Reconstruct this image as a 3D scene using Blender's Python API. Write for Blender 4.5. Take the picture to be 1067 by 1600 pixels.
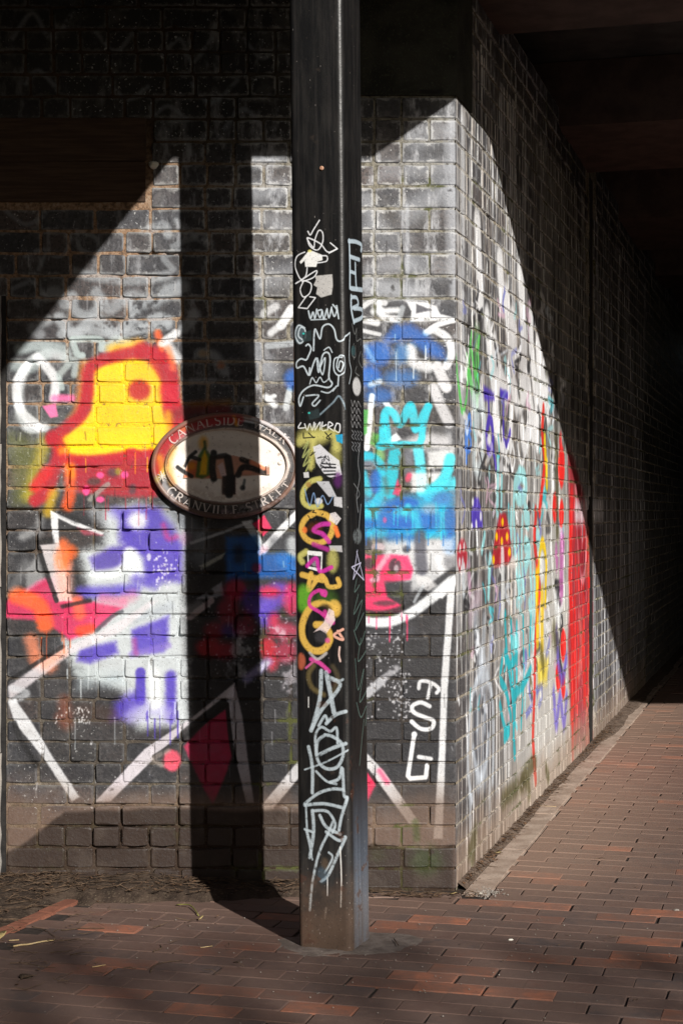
import bpy, bmesh, math, random
import numpy as np
from mathutils import Vector, Matrix

for o in list(bpy.data.objects):
    bpy.data.objects.remove(o)
scene = bpy.context.scene
COL = scene.collection

# ------------------------------------------------------------------ camera
FPX, CH = 2650.0, 1.475             # focal length in photo pixels, eye height
cam_d = bpy.data.cameras.new('camera')
cam_d.sensor_fit = 'VERTICAL'
cam_d.sensor_height = 36.0
cam_d.sensor_width = 24.0
cam_d.lens = 36.0 * FPX / 1600.0
cam_d.clip_start = 0.05
cam_d.clip_end = 400.0
cam = bpy.data.objects.new('camera', cam_d)
COL.objects.link(cam)
cam.location = (0, 0, CH)
cam.rotation_euler = (math.radians(90), 0, 0)
scene.camera = cam

# ------------------------------------------------------------------ sky and sun
SUN_DIR = Vector((-0.5, 1.0, -0.54)).normalized()
SUN_EL = math.asin(-SUN_DIR.z)
SUN_AZ = math.atan2(-SUN_DIR.x, -SUN_DIR.y)
world = bpy.data.worlds.new('World')
scene.world = world
world.use_nodes = True
wn = world.node_tree
wn.nodes.clear()
sky = wn.nodes.new('ShaderNodeTexSky')
sky.sky_type = 'NISHITA'
sky.sun_disc = False
sky.sun_elevation = SUN_EL
sky.sun_rotation = SUN_AZ
bg = wn.nodes.new('ShaderNodeBackground')
bg.inputs['Strength'].default_value = 0.052
wo = wn.nodes.new('ShaderNodeOutputWorld')
wn.links.new(sky.outputs[0], bg.inputs['Color'])
wn.links.new(bg.outputs[0], wo.inputs['Surface'])

sun_d = bpy.data.lights.new('sun', 'SUN')
sun_d.energy = 5.0
sun_d.angle = math.radians(0.53)
sun_d.color = (1.0, 0.955, 0.89)
sun = bpy.data.objects.new('sun', sun_d)
COL.objects.link(sun)
sun.rotation_euler = SUN_DIR.to_track_quat('-Z', 'Y').to_euler()
sun.location = (6, -12, 9)

scene.view_settings.view_transform = 'Standard'
scene.view_settings.look = 'None'
scene.view_settings.gamma = 1.0
scene.view_settings.exposure = 0.34
scene.view_settings.use_curve_mapping = False

# ------------------------------------------------------------------ frame of the place
CX, CY = 0.4475, 6.625                       # the corner of the abutment
TH = math.radians(15.36)                     # how far the passage runs off the line of sight
W = np.array([math.sin(TH), math.cos(TH)])   # along the passage wall
E = np.array([math.cos(TH), -math.sin(TH)])  # across the passage
VX = 533 + FPX * math.tan(TH)

def wall_x(px): return (px - 533.0) / 400.0
def wall_z(py): return (1390.0 - py) / 400.0
def ground_pt(px, py):
    d = FPX * CH / (py - 800.0)
    return ((px - 533.0) * d / FPX, d)
KZ = (CX - CY * math.tan(TH)) * FPX
def side_pt(px, py):
    z = KZ / (px - VX)
    return ((z - CY) / math.cos(TH), CH + (800.0 - py) * z / FPX)

# course heights of the brickwork
ROWS = [0.0825 * k for k in range(29)] + [2.31 + 0.0875 * k for k in range(1, 17)]

rng = np.random.default_rng(11)
R = random.Random(5)

# ------------------------------------------------------------------ object helpers
def link(o, parent=None):
    COL.objects.link(o)
    if parent is not None:
        o.parent = parent
    return o

def tag(o, label=None, cat=None, group=None, kind=None):
    if label: o['label'] = label
    if cat: o['category'] = cat
    if group: o['group'] = group
    if kind: o['kind'] = kind
    return o

def empty(name, loc, rz=0.0):
    o = bpy.data.objects.new(name, None)
    o.location = loc
    o.rotation_euler = (0, 0, rz)
    o.empty_display_size = 0.1
    return link(o)

def make_mesh(name, verts, faces, mat=None, smooth=False):
    me = bpy.data.meshes.new(name)
    me.from_pydata([tuple(v) for v in verts], [], [tuple(f) for f in faces])
    if mat: me.materials.append(mat)
    if smooth:
        me.polygons.foreach_set('use_smooth', [True] * len(me.polygons))
    me.update()
    return me

def mesh_obj(name, verts, faces, mat=None, parent=None, smooth=False, loc=None, rot=None):
    o = bpy.data.objects.new(name, make_mesh(name, verts, faces, mat, smooth))
    if loc is not None: o.location = loc
    if rot is not None: o.rotation_euler = rot
    return link(o, parent)

def box_vf(x0, x1, y0, y1, z0, z1):
    v = [(x0,y0,z0),(x1,y0,z0),(x1,y1,z0),(x0,y1,z0),(x0,y0,z1),(x1,y0,z1),(x1,y1,z1),(x0,y1,z1)]
    f = [(0,3,2,1),(4,5,6,7),(0,1,5,4),(1,2,6,5),(2,3,7,6),(3,0,4,7)]
    return v, f

def bevel_box(name, x0, x1, y0, y1, z0, z1, mat, parent=None, bev=0.006, seg=2, rough=0.0, seed=0, cuts=0):
    bm = bmesh.new()
    v, f = box_vf(x0, x1, y0, y1, z0, z1)
    vs = [bm.verts.new(p) for p in v]
    for q in f: bm.faces.new([vs[i] for i in q])
    bmesh.ops.recalc_face_normals(bm, faces=bm.faces)
    if cuts:
        longest = sorted(bm.edges, key=lambda e: -e.calc_length())[:4]
        bmesh.ops.subdivide_edges(bm, edges=longest, cuts=cuts)
    if bev:
        sharp = [e for e in bm.edges if e.calc_face_angle(0) > 0.5]
        bmesh.ops.bevel(bm, geom=sharp, offset=bev, segments=seg, affect='EDGES', clamp_overlap=True)
    if rough:
        rr = random.Random(seed)
        for p in bm.verts:
            p.co += Vector([rr.uniform(-rough, rough) for _ in range(3)])
    me = bpy.data.meshes.new(name)
    bm.to_mesh(me); bm.free()
    if mat: me.materials.append(mat)
    o = bpy.data.objects.new(name, me)
    return link(o, parent)

def prism(name, poly, z0, z1, mat, parent=None):
    n = len(poly)
    v = [(p[0], p[1], z0) for p in poly] + [(p[0], p[1], z1) for p in poly]
    f = [tuple(range(n - 1, -1, -1)), tuple(range(n, 2 * n))]
    for i in range(n):
        j = (i + 1) % n
        f.append((i, j, n + j, n + i))
    o = mesh_obj(name, v, f, mat, parent)
    bm = bmesh.new(); bm.from_mesh(o.data)
    bmesh.ops.recalc_face_normals(bm, faces=bm.faces)
    bm.to_mesh(o.data); bm.free()
    return o

def tube(pts, radii, sides=6):
    pts = [Vector(p) for p in pts]
    v, f = [], []
    n = len(pts)
    for i, p in enumerate(pts):
        t = (pts[min(i + 1, n - 1)] - pts[max(i - 1, 0)]).normalized()
        a = t.cross(Vector((0, 0, 1)))
        if a.length < 1e-3: a = Vector((1, 0, 0))
        a.normalize(); b = t.cross(a)
        for k in range(sides):
            q = 2 * math.pi * k / sides
            v.append(p + (a * math.cos(q) + b * math.sin(q)) * radii[i])
    for i in range(n - 1):
        for k in range(sides):
            k2 = (k + 1) % sides
            f.append((i*sides+k, i*sides+k2, (i+1)*sides+k2, (i+1)*sides+k))
    f.append(tuple(range(sides - 1, -1, -1)))
    f.append(tuple(range((n-1)*sides, n*sides)))
    return v, f

# ------------------------------------------------------------------ numpy noise and paint canvas
def vnoise(h, w, cell, seed, cellx=None):
    r = np.random.default_rng(seed)
    cx = cellx or cell
    gh, gw = int(h / cell) + 3, int(w / cx) + 3
    g = r.random((gh, gw)).astype(np.float32)
    y = np.arange(h, dtype=np.float32) / cell
    x = np.arange(w, dtype=np.float32) / cx
    yi = y.astype(int); xi = x.astype(int)
    fy = y - yi; fx = x - xi
    fy = (fy * fy * (3 - 2 * fy))[:, None]; fx = (fx * fx * (3 - 2 * fx))[None, :]
    a = g[yi][:, xi]; b = g[yi][:, xi + 1]; c = g[yi + 1][:, xi]; d = g[yi + 1][:, xi + 1]
    return (a * (1 - fx) + b * fx) * (1 - fy) + (c * (1 - fx) + d * fx) * fy

def fnoise(h, w, cell, seed, octs=4, cellx=None):
    s = np.zeros((h, w), np.float32); amp = 1.0; tot = 0.0
    for k in range(octs):
        c = cell / 2 ** k
        if c < 1.2: break
        s += amp * vnoise(h, w, c, seed + 17 * k, (cellx / 2 ** k if cellx else None)); tot += amp; amp *= 0.55
    return s / tot

def sst(a, b, x):
    t = np.clip((x - a) / (b - a), 0, 1)
    return t * t * (3 - 2 * t)

def spline(pts, n=7):
    if len(pts) < 3: return pts
    P = [pts[0]] + list(pts) + [pts[-1]]
    out = []
    for i in range(1, len(P) - 2):
        p0, p1, p2, p3 = [np.array(P[i + k], float) for k in (-1, 0, 1, 2)]
        for k in range(n):
            t = k / n
            out.append(0.5 * ((2*p1) + (-p0+p2)*t + (2*p0-5*p1+4*p2-p3)*t*t + (-p0+3*p1-3*p2+p3)*t**3))
    out.append(np.array(P[-2], float))
    return out

class Canvas:
    """Spray paint laid down stroke by stroke: a colour map with coverage."""
    def __init__(s, w, h, xf, seed, rscale=None):
        s.w, s.h, s.xf = w, h, xf
        s.rgb = np.zeros((h, w, 3), np.float32)
        s.a = np.zeros((h, w), np.float32)
        s.chipn = fnoise(h, w, 9, seed, 3) * 0.6 + fnoise(h, w, 44, seed + 5, 3) * 0.4
        s.mist = vnoise(h, w, 1.6, seed + 9) * 0.6 + fnoise(h, w, 14, seed + 3, 3) * 0.4
        s.rs = rscale or (lambda p: 1.0)
    def lay(s, sl, A, col):
        ys, xs = sl
        c = np.array(col, np.float32) / 255.0
        a0 = s.a[ys, xs]
        ao = A + a0 * (1 - A)
        k = np.where(ao > 1e-5, A / np.maximum(ao, 1e-5), 0)[..., None]
        s.rgb[ys, xs] = s.rgb[ys, xs] * (1 - k) + c * k
        s.a[ys, xs] = ao
    def bounds(s, P, m):
        x0 = max(0, int(P[:, 0].min() - m)); x1 = min(s.w, int(P[:, 0].max() + m) + 2)
        y0 = max(0, int(P[:, 1].min() - m)); y1 = min(s.h, int(P[:, 1].max() + m) + 2)
        return x0, x1, y0, y1
    def finish(s, sl, A, al, chip, mist):
        ys, xs = sl
        if chip: A = A * sst(chip - 0.10, chip + 0.10, s.chipn[ys, xs])
        if mist: A = A * (1 - mist * (1 - A)) * (1 - mist * 0.5 * s.mist[ys, xs])
        A = np.clip(A + (s.mist[ys, xs] - .5) * 1.3 * A * (1 - A) * 2, 0, 1) * (1 - .22 * s.chipn[ys, xs])
        return np.clip(A * al, 0, 1)
    def segd(s, P, X, Y, closed=False):
        d2 = np.full(X.shape, 1e12, np.float32)
        n = len(P)
        for i in range(n if closed else n - 1):
            ax, ay = P[i]; bx, by = P[(i + 1) % n]
            dx, dy = bx - ax, by - ay
            L = dx * dx + dy * dy + 1e-9
            t = np.clip(((X - ax) * dx + (Y - ay) * dy) / L, 0, 1)
            d2 = np.minimum(d2, (X - ax - t * dx) ** 2 + (Y - ay - t * dy) ** 2)
        return np.sqrt(d2)
    def stroke(s, pts, r, col, soft=1.5, al=1.0, chip=0.0, smooth=True, mist=0.0):
        k = s.rs(pts[len(pts) // 2])
        r, soft = r * k, soft * k
        P = np.array([s.xf(*p) for p in (spline(pts) if smooth else pts)], float)
        x0, x1, y0, y1 = s.bounds(P, r + soft + 1)
        if x1 <= x0 or y1 <= y0: return
        Y, X = np.mgrid[y0:y1, x0:x1].astype(np.float32)
        d = s.segd(P, X, Y)
        A = 1 - sst(r - soft, r + soft, d)
        sl = (slice(y0, y1), slice(x0, x1))
        s.lay(sl, s.finish(sl, A, al, chip, mist), col)
    def poly(s, pts, col, soft=1.5, al=1.0, chip=0.0, smooth=False, mist=0.0):
        soft = soft * s.rs(pts[0])
        if smooth:
            pts = spline(list(pts) + [pts[0]])
        P = np.array([s.xf(*p) for p in pts], float)
        x0, x1, y0, y1 = s.bounds(P, soft + 2)
        if x1 <= x0 or y1 <= y0: return
        Y, X = np.mgrid[y0:y1, x0:x1].astype(np.float32)
        ins = np.zeros(X.shape, bool)
        n = len(P)
        for i in range(n):
            ax, ay = P[i]; bx, by = P[(i + 1) % n]
            if ay == by: continue
            c = (ay > Y) != (by > Y)
            ins ^= c & (X < (bx - ax) * (Y - ay) / (by - ay) + ax)
        d = s.segd(P, X, Y, True)
        d = np.where(ins, -d, d)
        A = 1 - sst(-soft, soft, d)
        sl = (slice(y0, y1), slice(x0, x1))
        s.lay(sl, s.finish(sl, A, al, chip, mist), col)
    def ell(s, cx, cy, rx, ry, col, soft=2.0, al=1.0, chip=0.0, mist=0.0):
        pts = [(cx + rx * math.cos(t), cy + ry * math.sin(t)) for t in np.linspace(0, 2 * math.pi, 20)[:-1]]
        s.poly(pts, col, soft, al, chip, mist=mist)
    def image(s, name):
        im = bpy.data.images.new(name, s.w, s.h, alpha=True)
        im.colorspace_settings.name = 'sRGB'
        im.alpha_mode = 'CHANNEL_PACKED'
        px = np.concatenate([np.clip(s.rgb, 0, 1), np.clip(s.a, 0, 1)[..., None]], axis=2)[::-1]
        im.pixels.foreach_set(np.ascontiguousarray(px, np.float32).ravel())
        im.update()
        im.pack()
        return im

WHITE = (232, 234, 238); GREY = (176, 182, 188); BLACK = (14, 14, 17)
YEL = (250, 205, 8); RED = (178, 18, 40); CRIM = (190, 26, 66); PINK = (232, 52, 108)
ORG = (250, 104, 36); PUR = (66, 46, 172); IND = (74, 52, 178); BLUE = (14, 92, 178)
CYAN = (40, 200, 220); GRN = (96, 200, 96); LCY = (160, 226, 232); PALE = (206, 212, 216)

# ------------------------------------------------------------------ paint on the front wall (photo pixels, 400 to the metre)
def paint_front():
    c = Canvas(720, 1400, lambda x, y: (x, y), 3)
    S, Pg, El = c.stroke, c.poly, c.ell
    # old black paint over the middle of the wall
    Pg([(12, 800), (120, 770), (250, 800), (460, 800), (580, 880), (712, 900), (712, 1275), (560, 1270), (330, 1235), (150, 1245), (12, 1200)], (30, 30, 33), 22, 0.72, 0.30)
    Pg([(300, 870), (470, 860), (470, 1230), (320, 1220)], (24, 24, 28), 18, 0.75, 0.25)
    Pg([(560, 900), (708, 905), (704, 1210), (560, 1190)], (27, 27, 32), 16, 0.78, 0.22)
    # washed-out white tags at the top left
    for p, r, a in [
        ([(60, 470), (85, 455), (100, 475)], 9, .45), ([(75, 500), (50, 512), (62, 522)], 8, .5),
        ([(92, 496), (115, 520), (150, 498), (178, 520), (205, 500)], 9, .75),
        ([(95, 522), (140, 516), (180, 522), (230, 512), (262, 508)], 7, .7),
        ([(112, 462), (118, 485), (140, 492), (160, 470)], 8, .62), ([(150, 456), (170, 482), (196, 468), (210, 488)], 9, .6),
        ([(205, 465), (235, 470), (262, 455), (285, 448)], 12, .6), ([(222, 505), (245, 495), (262, 500)], 8, .7),
        ([(225, 360), (255, 352), (262, 366)], 7, .55), ([(118, 425), (150, 432), (205, 438), (262, 430)], 8, .5),
        ([(120, 360), (150, 372), (150, 395), (125, 388), (120, 362)], 3.5, .35), ([(75, 360), (78, 395), (98, 398), (110, 372)], 3, .28),
        ([(270, 420), (255, 400), (285, 392)], 5, .4), ([(275, 345), (310, 372), (330, 385)], 5, .35), ([(270, 385), (300, 372), (330, 378)], 5, .35),
        ([(330, 395), (322, 408), (338, 400)], 4, .3), ([(290, 215), (298, 240)], 5, .2), ([(318, 212), (316, 242)], 5, .22)]:
        S(p, r, GREY, r * .55, a, 0.36, mist=.3)
    for p in [[(20, 60), (50, 20), (80, 60), (110, 25)], [(150, 50), (180, 80), (210, 45)], [(250, 90), (280, 60), (300, 95), (330, 60)], [(40, 130), (60, 110), (90, 140)], [(300, 130), (330, 160), (370, 125)], [(180, 140), (200, 155), (230, 135)], [(350, 200), (380, 170), (410, 200)], [(240, 180), (262, 165), (290, 185)], [(10, 330), (40, 350), (70, 335)], [(40, 400), (70, 390), (60, 420)], [(20, 450), (50, 440), (70, 460)], [(380, 60), (410, 90), (440, 60)]]:
        S(p, 3.5, (150, 156, 164), 3, .42, .34, mist=.3)
    # upper right, milky bloom over the bricks
    for p, r, a in [
        ([(400, 300), (450, 290)], 16, .35), ([(402, 340), (452, 350)], 14, .3), ([(400, 250), (450, 246)], 12, .5),
        ([(570, 315), (590, 350)], 14, .35), ([(640, 330), (690, 300)], 20, .35), ([(575, 445), (640, 455)], 15, .6), ([(600, 400), (690, 420)], 18, .25),
        ([(650, 215), (700, 200)], 20, .32), ([(600, 265), (690, 262)], 16, .3), ([(705, 190), (708, 460)], 6, .55), ([(696, 200), (700, 430)], 5, .3),
        ([(635, 320), (636, 470)], 3, .5), ([(628, 330), (627, 380)], 2, .45), ([(576, 420), (640, 412)], 10, .3), ([(570, 360), (630, 370)], 16, .2),
        ([(405, 440), (455, 430)], 18, .35), ([(400, 545), (420, 580)], 16, .45)]:
        S(p, r, (196, 200, 208), r * .8, a, 0.30, mist=.4)
    # white tag left of the post
    S([(412, 490), (430, 478)], 6, WHITE, 3, .6, .3); S([(438, 508), (455, 482)], 7, WHITE, 2, .95, .18)
    S([(418, 540), (456, 536)], 5, GREY, 2, .8, .25); S([(422, 520), (432, 512)], 5, WHITE, 3, .8, .2)
    S([(415, 620), (428, 632)], 5, WHITE, 3, .95); S([(452, 610), (446, 636)], 5, PALE, 2, .8); S([(428, 618), (415, 622)], 3, WHITE, 2, .9)
    El(456, 592, 12, 16, BLUE, 6, .9)
    # strokes in the shade of the post
    S([(288, 512), (305, 490)], 8, GREY, 4, .6, .2); S([(312, 552), (335, 556), (350, 580)], 8, GREY, 5, .6, .2, mist=.3)
    S([(298, 594), (334, 594)], 4, GREY, 3, .45); El(344, 570, 6, 6, (190, 80, 20), 4, .5); El(318, 552, 8, 5, (200, 150, 90), 5, .5)
    # white spray ring at the left
    S([(98, 556), (70, 552), (40, 575), (28, 620), (40, 665), (70, 668)], 7, PALE, 4, .85, .25)
    S([(30, 545), (60, 540), (98, 545), (104, 560)], 8, (178, 190, 192), 5, .75, .1); S([(72, 552), (48, 572), (24, 570)], 9, (178, 190, 192), 6, .6, .15)
    S([(42, 570), (26, 600), (32, 640), (62, 668)], 7, WHITE, 2.5, .9, .22); S([(58, 558), (85, 590), (84, 622)], 7, WHITE, 3, .85, .22)
    S([(112, 530), (120, 552), (128, 555)], 5, (176, 190, 190), 2, .9); S([(114, 529), (155, 530), (158, 545)], 5, (176, 190, 190), 2, .9)
    S([(166, 545), (180, 532), (198, 535)], 8, (184, 194, 194), 4, .85); S([(92, 585), (116, 562), (116, 585)], 5, (170, 180, 180), 3, .8); S([(92, 590), (97, 606)], 4, (176, 190, 190), 2, .8)
    S([(120, 660), (35, 650), (15, 700)], 10, (120, 125, 120), 9, .25)
    # the yellow figure with its red outline
    Pg([(16, 680), (60, 690), (62, 790), (20, 790)], (112, 116, 40), 16, .5, .2)
    S([(70, 690), (52, 745), (44, 775)], 10, (190, 170, 20), 9, .6, mist=.3)
    Pg([(142, 600), (144, 578), (165, 565), (205, 556), (245, 566), (258, 600), (256, 640), (264, 690), (240, 708), (180, 714), (110, 716), (98, 698), (112, 672), (142, 640)], YEL, 7, .98)
    S([(100, 692), (165, 690), (230, 690)], 16, YEL, 6, .95); S([(112, 655), (122, 640), (128, 600), (132, 570)], 6, (250, 150, 40), 8, .55)
    S([(175, 546), (215, 538)], 9, (250, 190, 40), 7, .8, mist=.2)
    S([(80, 688), (102, 668), (126, 648), (136, 615), (138, 582), (150, 566), (178, 557), (215, 550), (250, 554), (268, 584), (268, 620)], 9, RED, 5, .95)
    S([(222, 548), (240, 556), (262, 590), (270, 640), (278, 690)], 13, RED, 6, .92); S([(262, 610), (276, 660), (288, 690)], 14, (196, 24, 50), 7, .8)
    S([(268, 650), (300, 640), (350, 640)], 9, (120, 16, 22), 8, .75); S([(300, 632), (356, 628)], 5, (140, 92, 10), 6, .7)
    El(217, 609, 17, 16, RED, 5, .95); El(262, 660, 8, 20, YEL, 6, .7)
    S([(82, 682), (92, 700), (84, 735), (70, 770), (55, 782)], 10, RED, 5, .92); S([(55, 760), (74, 735)], 9, (220, 20, 30), 6, .9)
    S([(108, 730), (110, 765), (104, 792)], 9, (236, 86, 24), 6, .85); S([(98, 705), (108, 722), (112, 740)], 8, (246, 140, 20), 6, .85); S([(82, 770), (74, 800)], 8, (210, 170, 20), 7, .75)
    Pg([(118, 716), (165, 712), (200, 708), (240, 706), (244, 775), (200, 776), (120, 770)], (172, 20, 44), 5, .95, .2)
    S([(100, 716), (150, 718), (190, 712), (235, 708)], 7, RED, 5, .9); El(205, 706, 9, 6, RED, 4, .9)
    for x, y, rx, ry in [(156, 742, 6, 5), (194, 741, 6, 6), (134, 766, 6, 8), (156, 780, 7, 5)]: El(x, y, rx, ry, (244, 84, 156), 2, .95, .2)
    El(146, 752, 10, 6, (60, 58, 50), 4, .8, .3); El(176, 738, 9, 7, (66, 64, 66), 4, .75); El(184, 736, 5, 6, (160, 160, 30), 3, .7); S([(140, 780), (160, 762), (168, 756)], 4, (150, 148, 140), 2, .9, .2)
    El(206, 764, 6, 8, (70, 66, 72), 4, .8); S([(84, 622), (112, 622)], 5, (244, 110, 170), 4, .8); Pg([(66, 634), (86, 630), (90, 650), (78, 652)], (244, 120, 176), 2, .9)
    S([(246, 520), (252, 545)], 5, ORG, 4, .7); S([(262, 540), (276, 560)], 7, WHITE, 5, .7); S([(252, 536), (275, 520)], 6, WHITE, 3, .85, .15); S([(262, 545), (270, 575)], 5, (244, 130, 70), 5, .7)
    # violet and white figure
    Pg([(165, 795), (215, 785), (262, 800), (290, 830), (286, 930), (292, 1050), (296, 1130), (215, 1140), (190, 1080), (110, 1040), (98, 1000), (150, 960), (130, 900), (124, 860), (160, 850)], (214, 222, 226), 12, .93, .12)
    Pg([(186, 800), (214, 790), (250, 795), (270, 820), (284, 850), (282, 908), (228, 910), (222, 870), (200, 856), (186, 845)], PUR, 9, .93, .12)
    S([(196, 805), (180, 800)], 9, (92, 76, 190), 8, .7); S([(150, 800), (170, 812)], 12, (196, 202, 210), 9, .6)
    Pg([(140, 872), (170, 855), (200, 850), (206, 870), (186, 886), (148, 892)], (62, 42, 156), 7, .88, .2)
    S([(148, 898), (178, 896), (196, 880), (200, 862)], 7, (222, 228, 230), 5, .9); S([(204, 868), (210, 890)], 12, (224, 230, 232), 6, .97)
    El(214, 813, 15, 15, (232, 236, 238), 8, 1); S([(126, 925), (170, 924), (210, 920)], 9, (82, 66, 184), 7, .9, .12); S([(212, 905), (240, 912)], 8, (86, 70, 186), 8, .8)
    Pg([(206, 984), (262, 962), (262, 1005), (255, 1018), (208, 1022)], PUR, 6, .9, .12); Pg([(124, 1014), (180, 1002), (184, 1020), (140, 1036), (120, 1032)], PUR, 6, .92)
    S([(205, 1022), (262, 1008)], 5, (130, 110, 190), 4, .7); S([(210, 1000), (212, 1020)], 4, (190, 60, 120), 4, .5)
    S([(212, 968), (265, 946)], 6, (150, 158, 170), 6, .5); S([(196, 935), (206, 930)], 9, (220, 120, 150), 8, .5)
    S([(219, 1050), (218, 1095)], 7.5, (60, 40, 170), 2.5, .97); S([(266, 1055), (266, 1120)], 8, (66, 46, 174), 5, .93)
    Pg([(178, 1098), (206, 1080), (224, 1080), (226, 1100), (200, 1125), (172, 1125)], (78, 58, 184), 10, .9); S([(205, 1120), (240, 1108), (262, 1118)], 12, (172, 168, 214), 10, .75); S([(240, 1050), (242, 1100)], 9, (224, 228, 230), 5, .9)
    S([(255, 820), (262, 840), (275, 838)], 4, (220, 40, 110), 5, .6); El(290, 840, 8, 10, (190, 90, 160), 7, .5); S([(270, 800), (305, 840), (312, 870)], 16, (150, 158, 168), 12, .55)
    El(232, 870, 3.5, 6, (214, 214, 226), 1.2, .9, .4)
    for k in range(60):
        x, y = R.gauss(255, 9), R.gauss(888, 13); El(x, y, R.uniform(.8, 2.2), R.uniform(.8, 2.6), (218, 216, 228), .8, .85)
    Pg([(118, 1045), (190, 1050), (196, 1070), (120, 1078)], (168, 180, 186), 12, .7, .2); S([(120, 1050), (160, 1056)], 8, (196, 206, 208), 8, .7)
    # pink and orange wedge at the left, white and black spikes
    Pg([(0, 945), (62, 905), (84, 900), (92, 932), (192, 948), (160, 978), (108, 1000), (70, 970), (0, 965)], (214, 44, 96), 4, .95, .1)
    S([(26, 930), (60, 945), (70, 975)], 13, (248, 98, 40), 6, .95); S([(48, 1000), (58, 1032), (78, 1040)], 11, (240, 140, 100), 8, .75); S([(120, 938), (124, 960)], 9, (248, 110, 70), 6, .85); S([(140, 982), (125, 985)], 8, (240, 70, 30), 5, .9)
    El(98, 870, 13, 30, (250, 112, 48), 7, .9); El(112, 862, 9, 12, (226, 96, 30), 5, .8); S([(160, 935), (190, 940)], 8, (220, 110, 150), 7, .7)
    Pg([(62, 851), (92, 848), (112, 938), (88, 940)], (216, 208, 210), 2, .95, .15); Pg([(86, 885), (112, 880), (114, 940), (92, 938)], (244, 170, 150), 8, .65)
    El(96, 872, 11, 18, (250, 120, 60), 6, .75)
    Pg([(78, 797), (90, 803), (92, 848), (82, 848)], WHITE, 1.4, .95, .1); Pg([(78, 797), (112, 812), (162, 832), (158, 836), (112, 820), (84, 806)], WHITE, 1.4, .95, .2)
    Pg([(120, 824), (160, 836), (130, 836)], (190, 60, 90), 3, .7); S([(96, 800), (120, 812)], 5, BLACK, 4, .7); Pg([(52, 845), (82, 836), (84, 848), (56, 850)], BLACK, 3, .9)
    S([(60, 856), (76, 905), (88, 938)], 3.6, BLACK, 1.2, .92, .2, smooth=False); Pg([(40, 890), (58, 866), (70, 905), (40, 925)], (196, 198, 200), 5, .6, .25); S([(20, 920), (40, 880)], 8, (170, 172, 174), 8, .4, .3)
    S([(34, 838), (48, 832)], 7, (190, 192, 194), 6, .6, .25); S([(62, 812), (60, 832)], 7, (180, 182, 184), 6, .5, .2)
    S([(150, 985), (175, 962), (190, 955)], 3, (70, 74, 82), 2, .9); S([(97, 947), (140, 938)], 3, BLACK, 2, .8, .3)
    # long white zigzag
    Pg([(12, 1072), (96, 1012), (150, 990), (190, 968), (232, 940), (246, 938), (186, 988), (110, 1022), (14, 1094)], (214, 208, 214), 3, .85, .18)
    S([(70, 1038), (98, 1018)], 7, (244, 160, 130), 6, .7); S([(14, 1062), (98, 1010)], 3, BLACK, 1.5, .85, .2)
    S([(18, 1075), (42, 1082), (18, 1096)], 5, (196, 200, 206), 3, .7, .2)
    Pg([(12, 1094), (24, 1092), (52, 1132), (84, 1185), (124, 1245), (112, 1252), (66, 1182), (22, 1128)], (222, 224, 228), 2, .93, .22)
    S([(22, 1130), (32, 1155), (56, 1195)], 4.5, (10, 10, 12), 1.5, .85, .2); 
    Pg([(148, 1252), (225, 1170), (300, 1120), (366, 1066), (370, 1090), (345, 1092), (290, 1135), (240, 1185), (172, 1252)], (214, 208, 216), 1.8, .93, .22)
    Pg([(352, 1088), (366, 1066), (378, 1120), (396, 1254), (384, 1254), (366, 1180), (357, 1110)], (206, 202, 212), 1.8, .92, .22)
    Pg([(355, 1106), (362, 1180), (350, 1215), (332, 1256), (316, 1230), (300, 1196), (286, 1166), (320, 1130)], (184, 30, 78), 3, .95, .1)
    S([(354, 1100), (300, 1142), (240, 1182)], 3.2, BLACK, 1, .92, smooth=False); S([(354, 1100), (360, 1160), (368, 1192)], 3, BLACK, 1, .9)
    El(268, 1188, 14, 17, (240, 84, 110), 4, .95, .1); S([(252, 1195), (240, 1185), (262, 1172)], 4, (206, 190, 180), 3, .5)
    S([(100, 1095), (104, 1130), (96, 1120)], 10, (150, 70, 40), 9, .55, .25); S([(130, 1110), (170, 1118)], 14, (70, 40, 28), 10, .5, .2)
    for k in range(70):
        x = R.choice([R.uniform(85, 140), R.gauss(130, 8)]); y = R.uniform(1105, 1130) if x < 140 else R.uniform(1150, 1165)
        El(x, y, R.uniform(.6, 1.4), R.uniform(.8, 2.4), (220, 220, 222), .7, .85)
    # right of the violet figure and behind the plaque
    S([(298, 848), (345, 832), (392, 814)], 2.5, (190, 194, 200), 1.5, .85); S([(310, 838), (322, 826)], 5, (170, 176, 186), 5, .4)
    Pg([(376, 814), (390, 812), (412, 850), (404, 856)], (220, 224, 228), 2, .9); Pg([(394, 818), (412, 804), (424, 824), (410, 838)], (236, 34, 92), 1.8, .97)
    S([(408, 862), (440, 826), (470, 796)], 6, (232, 234, 238), 1.5, .97, smooth=False); S([(412, 858), (402, 868)], 6, (228, 180, 200), 4, .7)
    Pg([(420, 838), (460, 842), (460, 868), (420, 872)], (60, 62, 68), 8, .7); S([(455, 845), (456, 868)], 8, PALE, 6, .8)
    Pg([(352, 838), (400, 836), (404, 866), (440, 862), (462, 872), (462, 905), (430, 902), (352, 908)], (10, 88, 170), 6, .95, .12)
    S([(440, 874), (460, 890)], 9, (30, 110, 190), 8, .8, .32); El(400, 887, 8, 8, (140, 22, 60), 4, .8); S([(372, 858), (372, 872)], 8, (18, 26, 40), 7, .8)
    Pg([(310, 884), (352, 862), (346, 872), (318, 888)], (186, 188, 176), 2, .85, .2); S([(318, 908), (345, 885)], 6, (12, 12, 16), 6, .8)
    Pg([(306, 935), (346, 908), (350, 930), (322, 936)], (180, 180, 190), 2, .85, .25); El(328, 925, 5, 5, BLACK, 2, .8)
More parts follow.
